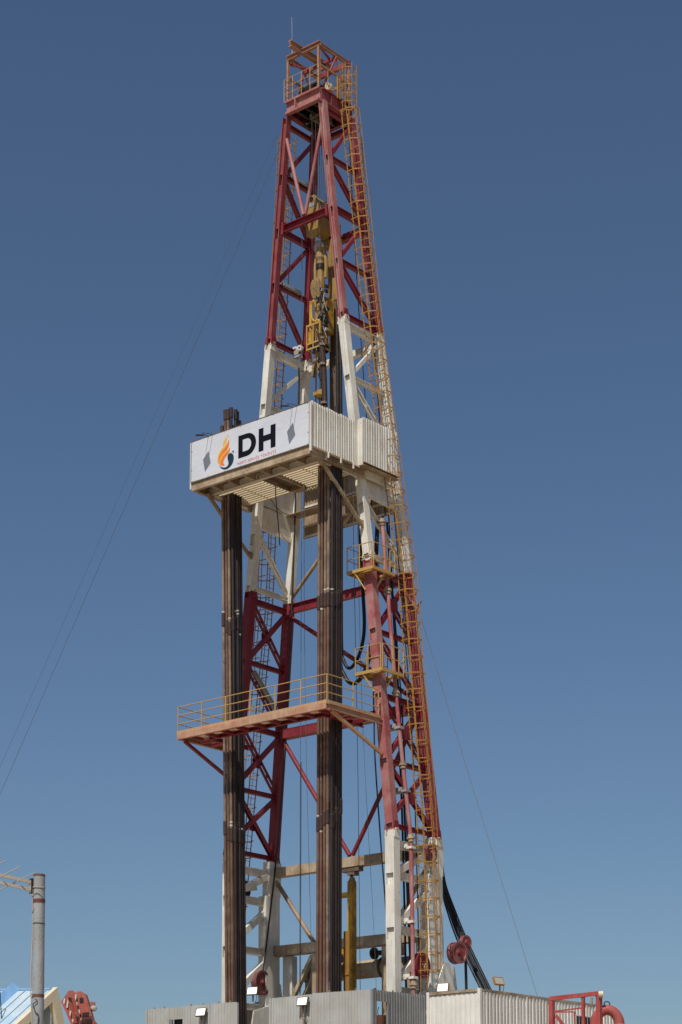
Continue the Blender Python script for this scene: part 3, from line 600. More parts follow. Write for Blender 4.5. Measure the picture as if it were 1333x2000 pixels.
for k, x in enumerate((.95, 1.12)):
    cable('dark_hose', [(x - .1, -1.3, 40.6 - .3 * k), (x, -1.35, 38), (x + .05, -1.35, 33)], .075 - .02 * k, 'grease', ('greasy dark hose right of the mud hose', 'thinner dark hose nearest the white leg')[k], 'hose')

# ------------------------------------------------------------------ monkey board
mo = thing('monkey_board', 'cream steel monkey board platform cantilevered from the mast', 'platform', (0, -4, 32))
zb = 32.36
mk('front_beam', MB().channel((3.4, -5.86, 32.19), (-3.4, -5.86, 32.19), .16, .34, .03), 'grime', mo)
mk('inner_beam', MB().channel((-3.4, -4.98, 32.17), (3.4, -4.98, 32.17), .12, .30, .03), 'white', mo)
for x in [-3.33 + .95 * i for i in range(8)]: mk('joist', MB().ibeam((x, -5.78, 32.16), (x, -5.04, 32.16), .10, .26, .02), 'grime', mo)
mk('deck_plate', MB().box((-3.36, -5.93, 32.362), (3.36, -4.93, 32.38)), 'grime', mo)
for s in (-1, 1):
    mk('side_beam', MB().channel((s * 3.3, -5.78, 32.17), (s * 3.3, -2.35, 32.17), .18, .32, .03), 'grime', mo)
    mk('side_beam', MB().channel((s * 3.3, -2.30, 32.2), (s * 3.3, -.75, 32.2), .16, .30, .03), 'white', mo)
    mk('rear_deck', MB().box((s * 3.62, -2.62, 32.34), (s * 2.9, -.62, 32.36)), 'grime', mo)
    first = None
    for i in range(11):
        y = -4.80 + .2 * i
        if first is None: first = mk('finger', MB().bar((s * .55, y, 32.22), (s * 3.2, y, 32.22), .10, .13), 'cream', mo); cz = first['_w']
        else: share(first, (cz[0], y, cz[2]), mo)
    mk('finger_tie', MB().bar((s * 3.12, -4.95, 32.05), (s * 3.12, -2.7, 32.05), .08, .10), 'white', mo)
    mk('finger_tie', MB().bar((s * 1.75, -4.95, 32.42), (s * 1.75, -2.7, 32.42), .06, .08), 'white', mo)
    mk('strut', MB().tube([(s * 3.22, -5.05, 32.0), (s * 3.2, -2.45, 29.95)], .09, 12), 'grime', mo)
    mk('strut_lug', MB().plate([(s * 3.17, -5.25, 32.04), (s * 3.17, -4.85, 32.04), (s * 3.17, -4.95, 31.8), (s * 3.17, -5.12, 31.8)], (1, 0, 0), .12), 'grime', mo)
    mk('strut_lug', MB().plate([(s * 3.2 - .06, -2.6, 30.15), (s * 3.2 - .06, -2.3, 30.15), (s * 3.2 - .06, -2.3, 29.75)], (1, 0, 0), .12), 'grime', mo)
    # plated panel between front and rear leg
    mk('panel_plate', MB().plate([B(s, 34.0, .02, -.2), F(s, 34.0, .02, .22), F(s, 31.5, .02, .22), B(s, 31.35, .02, -.2)], (s, 0, 0), .03), 'white', mo)
    mk('panel_edge', MB().bar(F(s, 31.44, .05, .22), B(s, 31.30, .05, -.2), .12, .16), 'white', mo)
mk('diving_board', MB().box((-.35, -5.0, 32.28), (.35, -2.95, 32.34)), 'wood', mo)
for s in (-1, 1): mk('diving_board_edge', MB().channel((s * .38, -5.0, 32.22), (s * .38, -2.95, 32.22), .06, .22, .015), 'grime', mo)
mk('diving_board_nose', MB().plate([(-.4, -2.95, 32.12), (.4, -2.95, 32.12), (.25, -2.6, 32.12), (-.25, -2.6, 32.12)], (0, 0, 1), .2), 'grime', mo)
mk('rear_deck', MB().box((-3.0, -.35, 32.33), (3.0, .35, 32.35)), 'grime', mo)
# back wall sheets
xs = [-2.75, -1.85, -.95, 0.0, .95, 1.85, 2.75]
for a, b in zip(xs, xs[1:]): mk('wall_sheet', MB().corr((a, .62), (b - .02, .62), 31.42, 34.2, (0, -1, 0)), 'grime', mo)
for z in (31.5, 32.0, 32.9, 33.9): mk('wall_rail', MB().bar((-2.75, .57, z), (2.75, .57, z), .05, .09), 'white', mo)
# side walls above the deck
for s in (-1, 1):
    ys = [-5.93, -5.0, -4.1, -3.2]
    for a, b in zip(ys, ys[1:]): mk('wall_sheet', MB().corr((s * 3.42, a), (s * 3.42, b - .015), 32.36, 34.28, (s, 0, 0), .155, .035, 34.22), 'white', mo)
    mk('corner_post', MB().bar((s * 3.44, -5.93 if s < 0 else -5.97, 32.1), (s * 3.44, -5.93 if s < 0 else -5.97, 34.2), .08, .08), 'white', mo)
    mk('plain_panel', MB().box((s * 3.40, -3.2, 32.3), (s * 3.46, -2.98, 34.32)), 'white', mo, .01)
    mk('plain_panel', MB().box((s * 3.46, -3.02, 32.3), (s * 3.74, -2.96, 34.36)), 'white', mo, .01)
    ys = [-2.97, -2.15, -1.33, -.62]
    for a, b in zip(ys, ys[1:]): mk('wall_sheet', MB().corr((s * 3.72, a), (s * 3.72, b - .015), 32.42, 34.42, (s, 0, 0), .165, .022), 'white', mo)
    mk('wall_foot_beam', MB().channel((s * 3.66, -2.97, 32.36), (s * 3.66, -.6, 32.36), .3, .14, .02), 'grime', mo)
    mk('wall_foot_beam', MB().bar((s * 3.42, -5.9, 32.31), (s * 3.42, -3.2, 32.31), .08, .07), 'grime', mo)
    mk('wall_rail', MB().bar((s * 3.66, -2.9, 34.36), (s * 3.66, -.6, 34.36), .05, .08), 'white', mo)
    for y in (-4.9, -4.1, -3.3): mk('wall_hook', MB().bar((s * 3.48, y, 32.1), (s * 3.48, y, 32.34), .06, .05), 'white', mo)
for k, (x, y) in enumerate(((1.9, -2.6), (-2.95, -5.0))):
    pass
cable('hang_rope', [(-.47, -3.8, 32.2), (-.42, -3.8, 31.4), (-.28, -3.8, 30.3), (-.2, -3.8, 29.45)], .022, 'rubber', 'short black rope dangling under the monkey board', 'rope')
cable('hang_rope', [(-2.80, -1.7, 33.0), (-2.80, -1.3, 32.55), (-2.80, -.8, 32.35), (-2.80, -.3, 32.35)], .014, 'rubber', 'black cord sagging against the plated panel under the monkey board', 'rope')

# banner ------------------------------------------------------------
bn = thing('banner', 'white sign board with flame logo and black DH letters', 'sign', (0, -6, 32.3))
bp_ = mk('panel', MB().box((-3.37, -6.0, 32.385), (3.37, -5.96, 34.185)), 'banner', bn)
for i in range(8):
    for z in (32.415, 34.15): mk('eyelet', MB().lathe([(.008, 0), (.016, 0), (.016, .006), (.008, .006)], (-3.3 + 6.6 * i / 7, -6.008, z), (0, 1, 0), 10), 'wood', bp_)
for z in (32.9, 33.75):
    for x in (-3.33, 3.33): mk('eyelet', MB().lathe([(.010, 0), (.022, 0), (.022, .006), (.010, .006)], (x, -6.008, z), (0, 1, 0), 10), 'wood', bp_)
for a, b in (((-3.39, 34.2), (3.39, 34.2)), ((-3.39, 32.37), (3.39, 32.37)), ((-3.385, 32.36), (-3.385, 34.21)), ((3.385, 32.36), (3.385, 34.21))):
    mk('frame_edge', MB().bar((a[0], -5.985, a[1]), (b[0], -5.985, b[1]), .03, .05), 'wood', bn)
SH = {
'flame_tip': ('inkyellow', [(-1.201, 34.046), (-1.253, 34.009), (-1.264, 33.934), (-1.222, 33.867), (-1.193, 33.815), (-1.17, 33.865), (-1.188, 33.936), (-1.218, 33.988)]),
'flame_lick': ('inkyellow', [(-1.325, 33.883), (-1.397, 33.79), (-1.477, 33.677), (-1.496, 33.526), (-1.409, 33.593), (-1.322, 33.66), (-1.268, 33.779), (-1.281, 33.86)]),
'outer_flame': ('inkorange', [(-1.191, 33.726), (-1.184, 33.624), (-1.277, 33.559), (-1.422, 33.463), (-1.567, 33.367), (-1.712, 33.225), (-1.784, 33.065), (-1.773, 32.907), (-1.707, 32.779), (-1.648, 32.742), (-1.685, 32.885), (-1.651, 32.987), (-1.506, 33.129), (-1.332, 33.262), (-1.188, 33.403), (-1.131, 33.544), (-1.138, 33.679)]),
'outer_flame_edge': ('inkyellow', [(-1.191, 33.726), (-1.214, 33.654), (-1.336, 33.597), (-1.466, 33.497), (-1.612, 33.4), (-1.742, 33.255), (-1.799, 33.091), (-1.791, 32.934), (-1.721, 32.783), (-1.677, 32.754), (-1.731, 32.874), (-1.745, 33.011), (-1.688, 33.153), (-1.537, 33.315), (-1.363, 33.448), (-1.233, 33.548), (-1.176, 33.644)]),
'inner_flame': ('inkorange', [(-1.115, 33.407), (-1.114, 33.318), (-1.215, 33.255), (-1.39, 33.188), (-1.535, 33.092), (-1.636, 32.961), (-1.649, 32.831), (-1.589, 32.717), (-1.486, 32.662), (-1.383, 32.676), (-1.449, 32.759), (-1.459, 32.85), (-1.387, 32.966), (-1.242, 33.084), (-1.127, 33.188), (-1.082, 33.31)]),
'inner_flame_edge': ('inkyellow', [(-1.115, 33.407), (-1.158, 33.351), (-1.274, 33.292), (-1.434, 33.21), (-1.593, 33.106), (-1.68, 32.995), (-1.702, 32.867), (-1.648, 32.742), (-1.603, 32.713), (-1.634, 32.85), (-1.597, 32.952), (-1.491, 33.08), (-1.331, 33.173), (-1.171, 33.255), (-1.108, 33.327)]),
'drop': ('inkblue', [(-1.691, 32.72), (-1.603, 32.653), (-1.485, 32.591), (-1.353, 32.558), (-1.236, 32.584), (-1.173, 32.646), (-1.166, 32.755), (-1.205, 32.875), (-1.218, 32.989), (-1.19, 33.082), (-1.112, 33.122), (-.995, 33.106), (-.916, 33.046), (-.863, 32.944), (-.855, 32.81), (-.903, 32.667), (-.989, 32.567), (-1.119, 32.489), (-1.264, 32.459), (-1.396, 32.476), (-1.528, 32.535), (-1.631, 32.627)]),
'drop_dot': ('inkblue', [(-.938, 33.184), (-.895, 33.195), (-.859, 33.153), (-.864, 33.073), (-.908, 33.121), (-.946, 33.153)]),
'letter_h': ('ink', [(.575, 33.755), (.843, 33.755), (.843, 33.398), (1.246, 33.398), (1.246, 33.755), (1.525, 33.755), (1.525, 32.757), (1.254, 32.757), (1.254, 33.14), (.848, 33.14), (.848, 32.757), (.575, 32.757)]),
}
def refine(poly):
    P = [Vector((x, 0, z)) for x, z in poly]; out = []; m = len(P)
    for i in range(m):
        a, b, c, d = P[i - 1], P[i], P[(i + 1) % m], P[(i + 2) % m]
        for u in (0, .33, .66): out.append(.5 * ((2 * b) + (c - a) * u + (2 * a - 5 * b + 4 * c - d) * u * u + (3 * b - a - 3 * c + d) * u ** 3))
    return out
for i, (nm, (mt, poly)) in enumerate(SH.items()):
    pts = [Vector((x, 0, z)) for x, z in poly] if nm == 'letter_h' else refine(poly)
    y = -6.002 - .001 * i
    mk(nm, MB().plate([(p.x, y, p.z) for p in pts], (0, 1, 0), .0015), mt, bp_)
# letter D as a ring
def dshape(x0, xs, x1, z0, z1, n=14):
    zc, rz = (z0 + z1) / 2, (z1 - z0) / 2
    return [(x0, z0), (x0, z1)] + [(xs + (x1 - xs) * math.sin(math.pi * i / n), zc + rz * math.cos(math.pi * i / n)) for i in range(n + 1)]
so_, si_ = dshape(-.597, -.10, .425, 32.753, 33.752), dshape(-.342, -.09, .142, 33.0, 33.53)
mb = MB(); k = len(so_); mb.add([(x, -6.004, z) for x, z in so_] + [(x, -6.004, z) for x, z in si_], [(i, (i + 1) % k, k + (i + 1) % k, k + i) for i in range(k)]); mk('letter_d', mb, 'ink', bp_)
def text(body, x0, x1, z0, h, y, mat, parent, name, n=(0, -1)):
    cu = bpy.data.curves.new('t', 'FONT'); cu.body = body; cu.size = 1; cu.offset = .005; ob = bpy.data.objects.new('t', cu); COL.objects.link(ob)
    bpy.context.view_layer.update(); me = bpy.data.meshes.new_from_object(ob.evaluated_get(bpy.context.evaluated_depsgraph_get()))
    bpy.data.objects.remove(ob)
    vx = [v.co.x for v in me.vertices]; mb = MB(); lo, hi = min(vx), max(vx); cap = .729
    capv = max(v.co.y for v in me.vertices if True)
    mb.add([(x0 + (v.co.x - lo) / (hi - lo) * (x1 - x0), y, z0 + v.co.y / cap * h) for v in me.vertices], [list(p.vertices) for p in me.polygons])
    par = list(range(len(mb.v)))
    def find(i):
        while par[i] != i: par[i] = par[par[i]]; i = par[i]
        return i
    for f in mb.f:
        for q in f[1:]: par[find(q)] = find(f[0])
    isl = {}
    for i in range(len(mb.v)): isl.setdefault(find(i), []).append(i)
    spans = sorted((min(mb.v[i].x for i in g_), max(mb.v[i].x for i in g_), k_) for k_, g_ in isl.items())
    groups = []
    for a, b, k_ in spans:                       # a letter and its dot overlap in x
        if groups and a < groups[-1][1] - .004: groups[-1][1] = max(b, groups[-1][1]); groups[-1][2].append(k_)
        else: groups.append([a, b, [k_]])
    for a, b, ks in groups:
        idx = [i for k_ in ks for i in isl[k_]]; mp_ = {i: n_ for n_, i in enumerate(idx)}
        m2 = MB(); m2.add([mb.v[i] for i in idx], [[mp_[i] for i in f] for f in mb.f if f[0] in mp_]); mk(name, m2, mat, parent)
text('NEFT SERVİS TİKİNTİ', -.63, 1.553, 32.475, .122, -6.004, 'inkred', bp_, 'letter')
# sign lamps on outrigger arms
def sign_lamp(x, label):
    t = thing('sign_lamp', label, 'lamp', (x, -6.3, 34.0))
    for dx in (-.13, .13): mk('arm', MB().tube([(x + dx, -5.95, 34.22), (x + dx * .9, -6.35, 34.18), (x + dx * .8, -6.62, 34.1)], .012, 6), 'dark', t)
    c_ = Vector((x, -6.64, 34.06)); ya = R(38)
    def lp_(a, b, dz): return c_ + Vector((a * math.cos(ya) - b * math.sin(ya), a * math.sin(ya) + b * math.cos(ya), dz + b * .5))
    mk('lamp_body', MB().plate([lp_(-.17, -.17, 0), lp_(.17, -.17, 0), lp_(.17, .17, 0), lp_(-.17, .17, 0)], (0, .4, -.9), .04), 'dark', t)
    mk('lens', MB().plate([lp_(-.14, -.14, -.05), lp_(.14, -.14, -.05), lp_(.14, .14, -.05), lp_(-.14, .14, -.05)], (0, .4, -.9), .01), 'glass', t)
sign_lamp(2.58, 'dark sign lamp on arms above the right end of the sign board')
sign_lamp(-2.25, 'dark sign lamp on arms above the left end of the sign board')

# ------------------------------------------------------------------ belly board (lower walkway)
bb = thing('belly_board', 'salmon walkway with yellow handrails wrapped round the pipe stacks', 'walkway', (0, -4, 21))
XB, YB, zB = 4.18, -5.8, 21.2
mk('front_beam', MB().channel((XB, YB, zB + .12), (-XB, YB, zB + .12), .14, .24, .03), 'salmon', bb)
mk('front_kerb', MB().bar((-XB - .02, YB - .03, zB + .28), (XB + .02, YB - .03, zB + .28), .05, .16), 'orange', bb)
mk('inner_beam', MB().channel((-XB + .9, YB + .95, zB + .1), (XB - .9, YB + .95, zB + .1), .12, .2, .025), 'red', bb)
for s in (-1, 1):
    mk('side_beam', MB().channel((s * XB, YB + .08, zB + .12), (s * XB, -2.38, zB + .12), .14, .24, .03), 'salmon', bb)
    mk('side_kerb', MB().bar((s * (XB + .03), YB + .02, zB + .28), (s * (XB + .03), -2.5, zB + .28), .05, .15), 'orange', bb)
    mk('inner_beam', MB().channel((s * (XB - .95), YB + 1.0, zB + .1), (s * (XB - .95), -2.38, zB + .1), .12, .2, .025), 'red', bb)
    mk('strut', MB().bar((s * 4.12, -5.45, zB - .02), (s * 4.2, -2.38, 19.95), .12, .12), 'orange' if s > 0 else 'red', bb)
    for y in (-4.5, -3.8, -3.1): mk('joist', MB().bar((s * (XB - .08), y, zB + .08), (s * (XB - .9), y, zB + .08), .1, .14), 'red', bb)
    # open grating as bearing bars
    mb = MB()
    for i in range(20): mb.bar((s * (XB - .1 - i * .043), -4.85, zB + .19), (s * (XB - .1 - i * .043), -2.4, zB + .19), .008, .04)
    for i in range(24): mb.bar((s * (XB - .08), -4.85 + i * .105, zB + .195), (s * (XB - .93), -4.85 + i * .105, zB + .195), .012, .02)
    o = mk('grating', mb, 'salmon', bb); o['kind'] = 'stuff'
for x in [-3.6 + .9 * i for i in range(9)]: mk('joist', MB().bar((x, YB + .07, zB + .08), (x, YB + .9, zB + .08), .12, .14), 'red', bb)
mb = MB()
for i in range(20): mb.bar((-XB + .08, YB + .1 + i * .043, zB + .19), (XB - .08, YB + .1 + i * .043, zB + .19), .008, .04)
for i in range(80): mb.bar((-XB + .08 + i * .104, YB + .08, zB + .195), (-XB + .08 + i * .104, YB + .93, zB + .195), .012, .02)
o = mk('grating', mb, 'salmon', bb); o['kind'] = 'stuff'
railing(bb, [(-XB, -2.6), (-XB, YB), (XB, YB), (XB, -2.55)], zB + .3, (.38, .75, 1.12), 1.38, 'rail', .022)

# ------------------------------------------------------------------ two small leg platforms
for i, (zc, lab) in enumerate(((27.85, 'small yellow railed platform on the right front leg below the monkey board'), (23.4, 'small yellow railed platform on the right front leg, the lower of two'))):
    t = thing('leg_platform', lab, 'platform', (w(zc), yf(zc), zc), 'yellow platforms on the right front leg')
    x0, x1 = w(zc) - .85, w(zc) + .55; y0, y1 = yf(zc) - .5, yf(zc) + .95; X = w(zc)
    for a, b in (((x0, y0), (x1, y0)), ((x1, y0), (x1, y1)), ((x0, y0), (x0, y1)), ((x0, y1), (x1, y1))): mk('edge_beam', MB().bar((*a, zc + .04), (*b, zc + .04), .06, .13), 'rail', t)
    for a, b in (((x0 + .03, y0 + .03), (X - .3, y1 - .03)), ((X + .3, y0 + .03), (x1 - .03, y1 - .03)), ((X - .3, y0 + .03), (X + .3, yf(zc) - .26))): mk('deck_plate', MB().box((*a, zc + .06), (*b, zc + .075)), 'rail', t)
    for y in (y0 + .3, y0 + 1.1): mk('joist', MB().bar((x0, y, zc), (x1, y, zc), .05, .08), 'rail', t)
    for a, b in (((x0 + .4, y0, zc), (X - .1, yf(zc) - .2, zc - .75)), ((x1, y0 + .8, zc), (X + .2, yf(zc) + .1, zc - .75))): mk('bracket', MB().bar(a, b, .05, .06), 'rail', t)
    railing(t, [(X - .3, y1), (x0, y1), (x0, y0), (x1 - .05, y0)], zc + .1, (.5, 1.05), .75, 'rail', .02)
    railing(t, [(x1, y0 + .06), (x1, y1), (X + .3, y1)], zc + .1, (.5, 1.05), .75, 'rail', .02)

# ------------------------------------------------------------------ drill pipe stands
ORD = ['first', 'second', 'third', 'fourth', 'fifth', 'sixth', 'seventh']
def stand(label, group, bot, top, matb, off, dark):
    bot, top = Vector(bot), Vector(top); t = thing('drill_pipe_stand', label, 'drill pipe', bot, group); L = (top - bot).length; d = (top - bot) / L
    m = [matb] * 3
    if not dark: m = [rnd.choice(['pipe', 'pipe2', 'pipe3', 'pipe3', 'pipe2']) for _ in range(3)]
    bx_, by_ = rnd.uniform(-.016, .016), rnd.uniform(-.016, .016)
    at = lambda z: bot + d * z + Vector((bx_, by_, 0)) * math.sin(math.pi * min(max(z / L, 0), 1))
    cuts = [0, 9.3 + off, 18.45 + off + rnd.uniform(-.2, .2), L]; r = .066; pl = []
    for i in range(3):
        a_, b_ = cuts[i] + .02, cuts[i + 1] - .02
        pl.append(mk('pipe_length', MB().tube([at(a_ + (b_ - a_) * q / 6) for q in range(7)], r, 12), m[i], t))
    for i, z in enumerate(cuts):
        lo, hi = (-.32, .24) if 0 < i < 3 else ((0, .3) if i == 0 else (-.42, .02))
        jm = 'pipedark' if dark else 'joint'
        mk('tool_joint', MB().lathe([(r * .99, lo - .06), (.086, lo), (.086, hi - .02), (.08, hi), (r * .99, hi + .03)] if i < 3 else [(r * .99, lo - .06), (.086, lo), (.086, hi), (.05, hi), (.05, hi - .1)], at(z), d, 14), jm, t)
        if 0 < i < 3 and rnd.random() < (.3 if dark else .55):
            for q in rnd.choice(((.40,), (.36, .50), (-.45,), (.3,))): mk('paint_band', MB().lathe([(r, -.03), (r + .004, -.03), (r + .004, .03), (r, .03)], at(z + q), d, 12), 'band', pl[i] if q > 0 else pl[i - 1])
def stack(side, xb, xt, yb, yt, nx, ny, ztop):
    grp = f'drill pipe stands in the {side} stack'
    for j in range(ny):
        for i in range(nx):
            if j > 1 and i < nx - 1: continue              # the inner stands never show
            dx = .178 * i + (.05 if j == 1 and i < nx - 1 else 0); dy = .138 * j + rnd.uniform(-.012, .012); jx = rnd.uniform(-.012, .012)
            if j == 0: lab = f'{ORD[i]} drill pipe from the left in the front row of the {side} stack'
            elif i < nx - 1: lab = f'{ORD[i]} drill pipe from the left in the second row of the {side} stack'
            else: lab = f'dark drill pipe on the right flank of the {side} stack, {ORD[j - 1]} behind the corner'
            top = ztop + (rnd.uniform(-.45, .5) if j != 1 else rnd.uniform(-1.0, -.3)); dark = i == nx - 1 or j > 0  # second row is dark to paint in the shade between the front pipes
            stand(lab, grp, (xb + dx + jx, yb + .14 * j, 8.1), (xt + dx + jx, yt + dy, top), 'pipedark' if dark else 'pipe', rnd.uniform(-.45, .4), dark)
stack('left', -2.62, -3.18, -4.25, -4.32, 4, 5, 35.75)
stack('right', 2.36, 2.46, -4.25, -4.3, 5, 5, 34.6)

# ------------------------------------------------------------------ rig floor, substructure, drawworks pieces
fl = thing('rig_floor', 'steel rig floor deck on its braced substructure', 'rig floor', (0, 0, 0))
mk('floor_deck', MB().box((-6.4, -5.25, 7.6), (6.0, 6.5, 7.9)), 'zincdark', fl)
for x in (-6.1, 5.7):
    for y in (-4.9, 0, 6): mk('column', MB().ibeam((x, y, 0), (x, y, 7.6), .5, .5, .05), 'white', fl)
    for a, b in ((-4.9, 0), (0, 6)): mk('column_brace', MB().bar((x, a, .4), (x, b, 7.3), .25, .25), 'white', fl)
    mk('floor_girder', MB().ibeam((x, -5.2, 7.25), (x, 6.4, 7.25), .4, .65, .05), 'white', fl)
dw = thing('drawworks', 'grimy round drum tank of the drawworks behind the mast foot', 'drawworks', (0, 1.9, 8))
mk('drum', MB().lathe([(.001, 0), (.38, 0), (.40, .06), (.40, 7.0), (.38, 7.05), (.001, 7.05)], (-3.6, 1.9, 11.75), (1, 0, 0), 24), 'grime', dw)
for x in (-3.2, -1.2, .8, 2.8): mk('drum_flange', MB().lathe([(.41, 0), (.48, 0), (.48, .08), (.41, .08)], (x, 1.9, 11.75), (1, 0, 0), 24), 'wood', dw)
for x in (-3.2, 2.6): mk('drum_stand', MB().box((x - .25, 1.6, 7.9), (x + .25, 2.2, 11.4)), 'grime', dw)
mk('drum_guard', MB().lathe([(.3, 0), (.34, 0), (.34, 1.6), (.3, 1.6)], (-3.1, 1.7, 12.25), (1, 0, 0), 20), 'gal', dw)
ro = thing('rope_roller', 'dark roller on bearing stand right of the yellow post', 'roller', (1.2, 1.5, 12))
mk('roller', MB().lathe([(.001, 0), (.26, 0), (.26, .12), (.11, .16), (.11, 1.3), (.2, 1.3), (.2, 1.45), (.001, 1.45)], (.55, 1.5, 12.35), (1, 0, 0), 18), 'grease', ro)
mk('bearing_stand', MB().plate([(1.85, 1.4, 12.15), (2.25, 1.4, 12.15), (2.2, 1.4, 12.75), (2.05, 1.4, 12.9), (1.95, 1.4, 12.75)], (0, 1, 0), .2), 'grime', ro, .01)
yp = thing('yellow_post', 'upright yellow steel post with side arms right of the pipe stack', 'post', (1.45, -1, 7.9))
mk('post', MB().prism([(-.14, -.14), (.14, -.14), (.14, .14), (-.14, .14)], (1.45, -1, 7.9), (1.45, -1, 15.1)), 'topyellow', yp, .01)
mk('post_cap', MB().plate([(1.31, -1.08, 15.1), (1.59, -1.08, 15.1), (1.52, -1.08, 15.28), (1.40, -1.08, 15.28)], (0, 1, 0), .16), 'topyellow', yp)
for z in (14.55, 12.15): mk('arm', MB().bar((1.3, -1, z), (.75, -1, z), .2, .2), 'topyellow', yp)
mk('lock_eye', MB().lathe([(.02, 0), (.07, 0), (.07, .05), (.02, .05)], (1.46, -1.05, 15.33), (0, 1, 0), 10), 'grease', yp)
tag(mk('yellow_guard', MB().box((2.93, -3.30, 7.9), (3.22, -3.24, 12.6)).box((2.93, -3.33, 9.0), (3.22, -3.302, 9.1)).box((2.93, -3.33, 10.8), (3.22, -3.302, 10.9)), 'yellow'), 'greasy yellow plate at the foot of the right pipe stack', 'plate')
for k, x in enumerate((-4.05, 4.2)):
    t = thing('mast_shoe', ('heavy cream mast shoe at the left mast foot', 'heavy cream mast shoe at the right mast foot')[k], 'mast shoe', (x, .4, 7.9))
    s = -1 if k == 0 else 1
    mk('shoe_plate', MB().plate([(s * 4.85, -1.2, 7.9), (s * 4.85, 2.0, 7.9), (s * 4.85, 1.9, 9.4), (s * 4.85, 1.55, 11.4), (s * 4.85, .9, 11.6), (s * 4.85, .3, 10.6), (s * 4.85, -.8, 10.2)], (s, 0, 0), .06), 'white', t)
    mk('shoe_plate', MB().plate([(s * 4.3, -1.2, 7.9), (s * 4.3, 2.0, 7.9), (s * 4.3, 1.9, 9.4), (s * 4.3, 1.2, 10.6), (s * 4.3, -.8, 10.0)], (s, 0, 0), .06), 'white', t)
    mk('shoe_web', MB().box((s * 4.37, .4, 7.9), (s * 4.84, .5, 10.3)), 'white', t)

# ------------------------------------------------------------------ wind walls
def windwall(label, n, panels, mat, cat='wall', posts=()):
    """panels: (A, B, z0, z1a, z1b)"""
    t = thing('wind_wall', label, cat, (panels[0][0][0], panels[0][0][1], 7.9), 'corrugated wind walls of the rig floor')
    for A_, B_, z0, za, zb_ in panels:
        mk('sheet', MB().corr(A_, B_, z0, za, n, .16, .03, zb_), mat, t)
    for x, y, z0, z1 in posts: mk('post', MB().bar((x, y, z0), (x, y, z1), .09, .09), mat, t)
    for A_, B_, z0, za, zb_ in panels:
        if z0 < 8.5:
            for q in (.3, .75): 
                x, y = A_[0] + (B_[0] - A_[0]) * q, A_[1] + (B_[1] - A_[1]) * q
                mk('lifting_lug', MB().lathe([(.018, -.012), (.045, -.012), (.045, .012), (.018, .012)], (x, y, za + (zb_ - za) * q + .035), (n[0], n[1], 0), 10), 'grime', t)
    return t
FY = -5.3; H = 9.86
windwall('grey corrugated wind wall at the left of the rig floor with a dark window', (0, -1, 0),
         [((-6.3, FY), (-4.95, FY), 7.9, H, H - .01), ((-4.95, FY), (-4.2, FY), 9.33, H - .01, H), ((-4.95, FY), (-4.2, FY), 7.9, 8.5, 8.5), ((-4.2, FY), (-2.6, FY), 7.9, H, H - .02), ((-2.58, FY + .01), (-1.12, FY + .01), 7.9, H + .01, H - .02)], 'zinc', posts=((-6.34, FY, 7.9, H), (-4.98, FY - .01, 8.5, 9.36), (-1.07, FY, 7.9, H - .05)))
windwall('pale grey corrugated wind wall in the middle below the right pipe stack', (0, -1, 0),
         [((.8, FY), (2.98, FY), 7.9, H + .0, H + .02), ((3.02, FY - .02), (6.0, FY - .02), 7.9, H + .05, H)], 'zinc', posts=((.78, FY, 7.9, H), (3.0, FY + .05, 7.9, H)))
windwall('shaded grey corrugated side wind wall beside the white container', (1, 0, 0),
         [((6.05, FY + .12), (6.05, -5.05), 7.9, H, H), ((6.05, -5.05), (6.05, -4.35), 9.43, H, H), ((6.05, -4.35), (6.05, -3.2), 7.9, H, H + .02), ((6.05, -3.18), (6.05, -1.96), 7.9, H + .02, H + .04)], 'zincdark', posts=((6.05, -5.12, 7.9, H), (6.05, -4.33, 7.9, 9.45), (6.05, FY + .05, 7.9, H + .02)))
windwall('grey corrugated wind wall on the far left side of the rig floor', (-1, 0, 0), [((-6.4, 6), (-6.4, 3), 7.9, H, H), ((-6.4, 3), (-6.4, 0), 7.9, H, H), ((-6.4, 0), (-6.4, -5.2), 7.9, H, H)], 'zinc')
tag(mk('window_screen', MB().box((-4.93, FY + .25, 8.45), (-4.2, FY + .3, 9.36)), 'dark'), 'dark window panel set behind the left wind wall', 'window')
rd = thing('rusty_drum', 'rusty brown drum with hooks seen through the wall opening', 'drum', (5.3, -3.84, 7.9))
mk('drum_body', MB().lathe([(.001, 0), (.21, 0), (.21, .5), (.225, .52), (.21, .54), (.24, 1.0), (.001, 1.0)], (5.3, -3.84, 8.0), (0, 0, 1), 18), 'rustband', rd)
for dx in (-.1, .1): mk('hook_wire', MB().tube(smooth([(5.3 + dx, -3.84, 9.0), (5.3 + dx * 1.5, -3.84, 9.15), (5.3 + dx, -3.84, 9.35)], 5), .015, 6), 'grease', rd)

# ------------------------------------------------------------------ container (dog house)
ct = thing('container', 'cream white corrugated steel container beside the rig floor', 'container', (7.4, 2.5, 7.5))
CX0, CX1, CY0, CY1, CZ = 6.08, 8.72, -1.9, 7.9, 10.0
cuts = [CX0 + .12 + (CX1 - .12 - CX0 - .12) * i / 2 for i in range(3)]
for a, b in zip(cuts, cuts[1:]): mk('end_sheet', MB().corr((a, CY0 + .05), (b, CY0 + .05), 7.6, CZ - .13, (0, -1, 0), .24, .016), 'cwhite', ct)
ys = [CY0 + .12 + (CY1 - CY0 - .24) * i / 6 for i in range(7)]
for a, b in zip(ys, ys[1:]):
    mk('side_sheet', MB().corr((CX1 - .07, a), (CX1 - .07, b), 7.6, CZ - .1, (1, 0, 0), .215, .055), 'cwhite', ct)
    mk('side_sheet', MB().corr((CX0 + .07, a), (CX0 + .07, b), 7.6, CZ - .1, (-1, 0, 0), .215, .055), 'cwhite', ct)
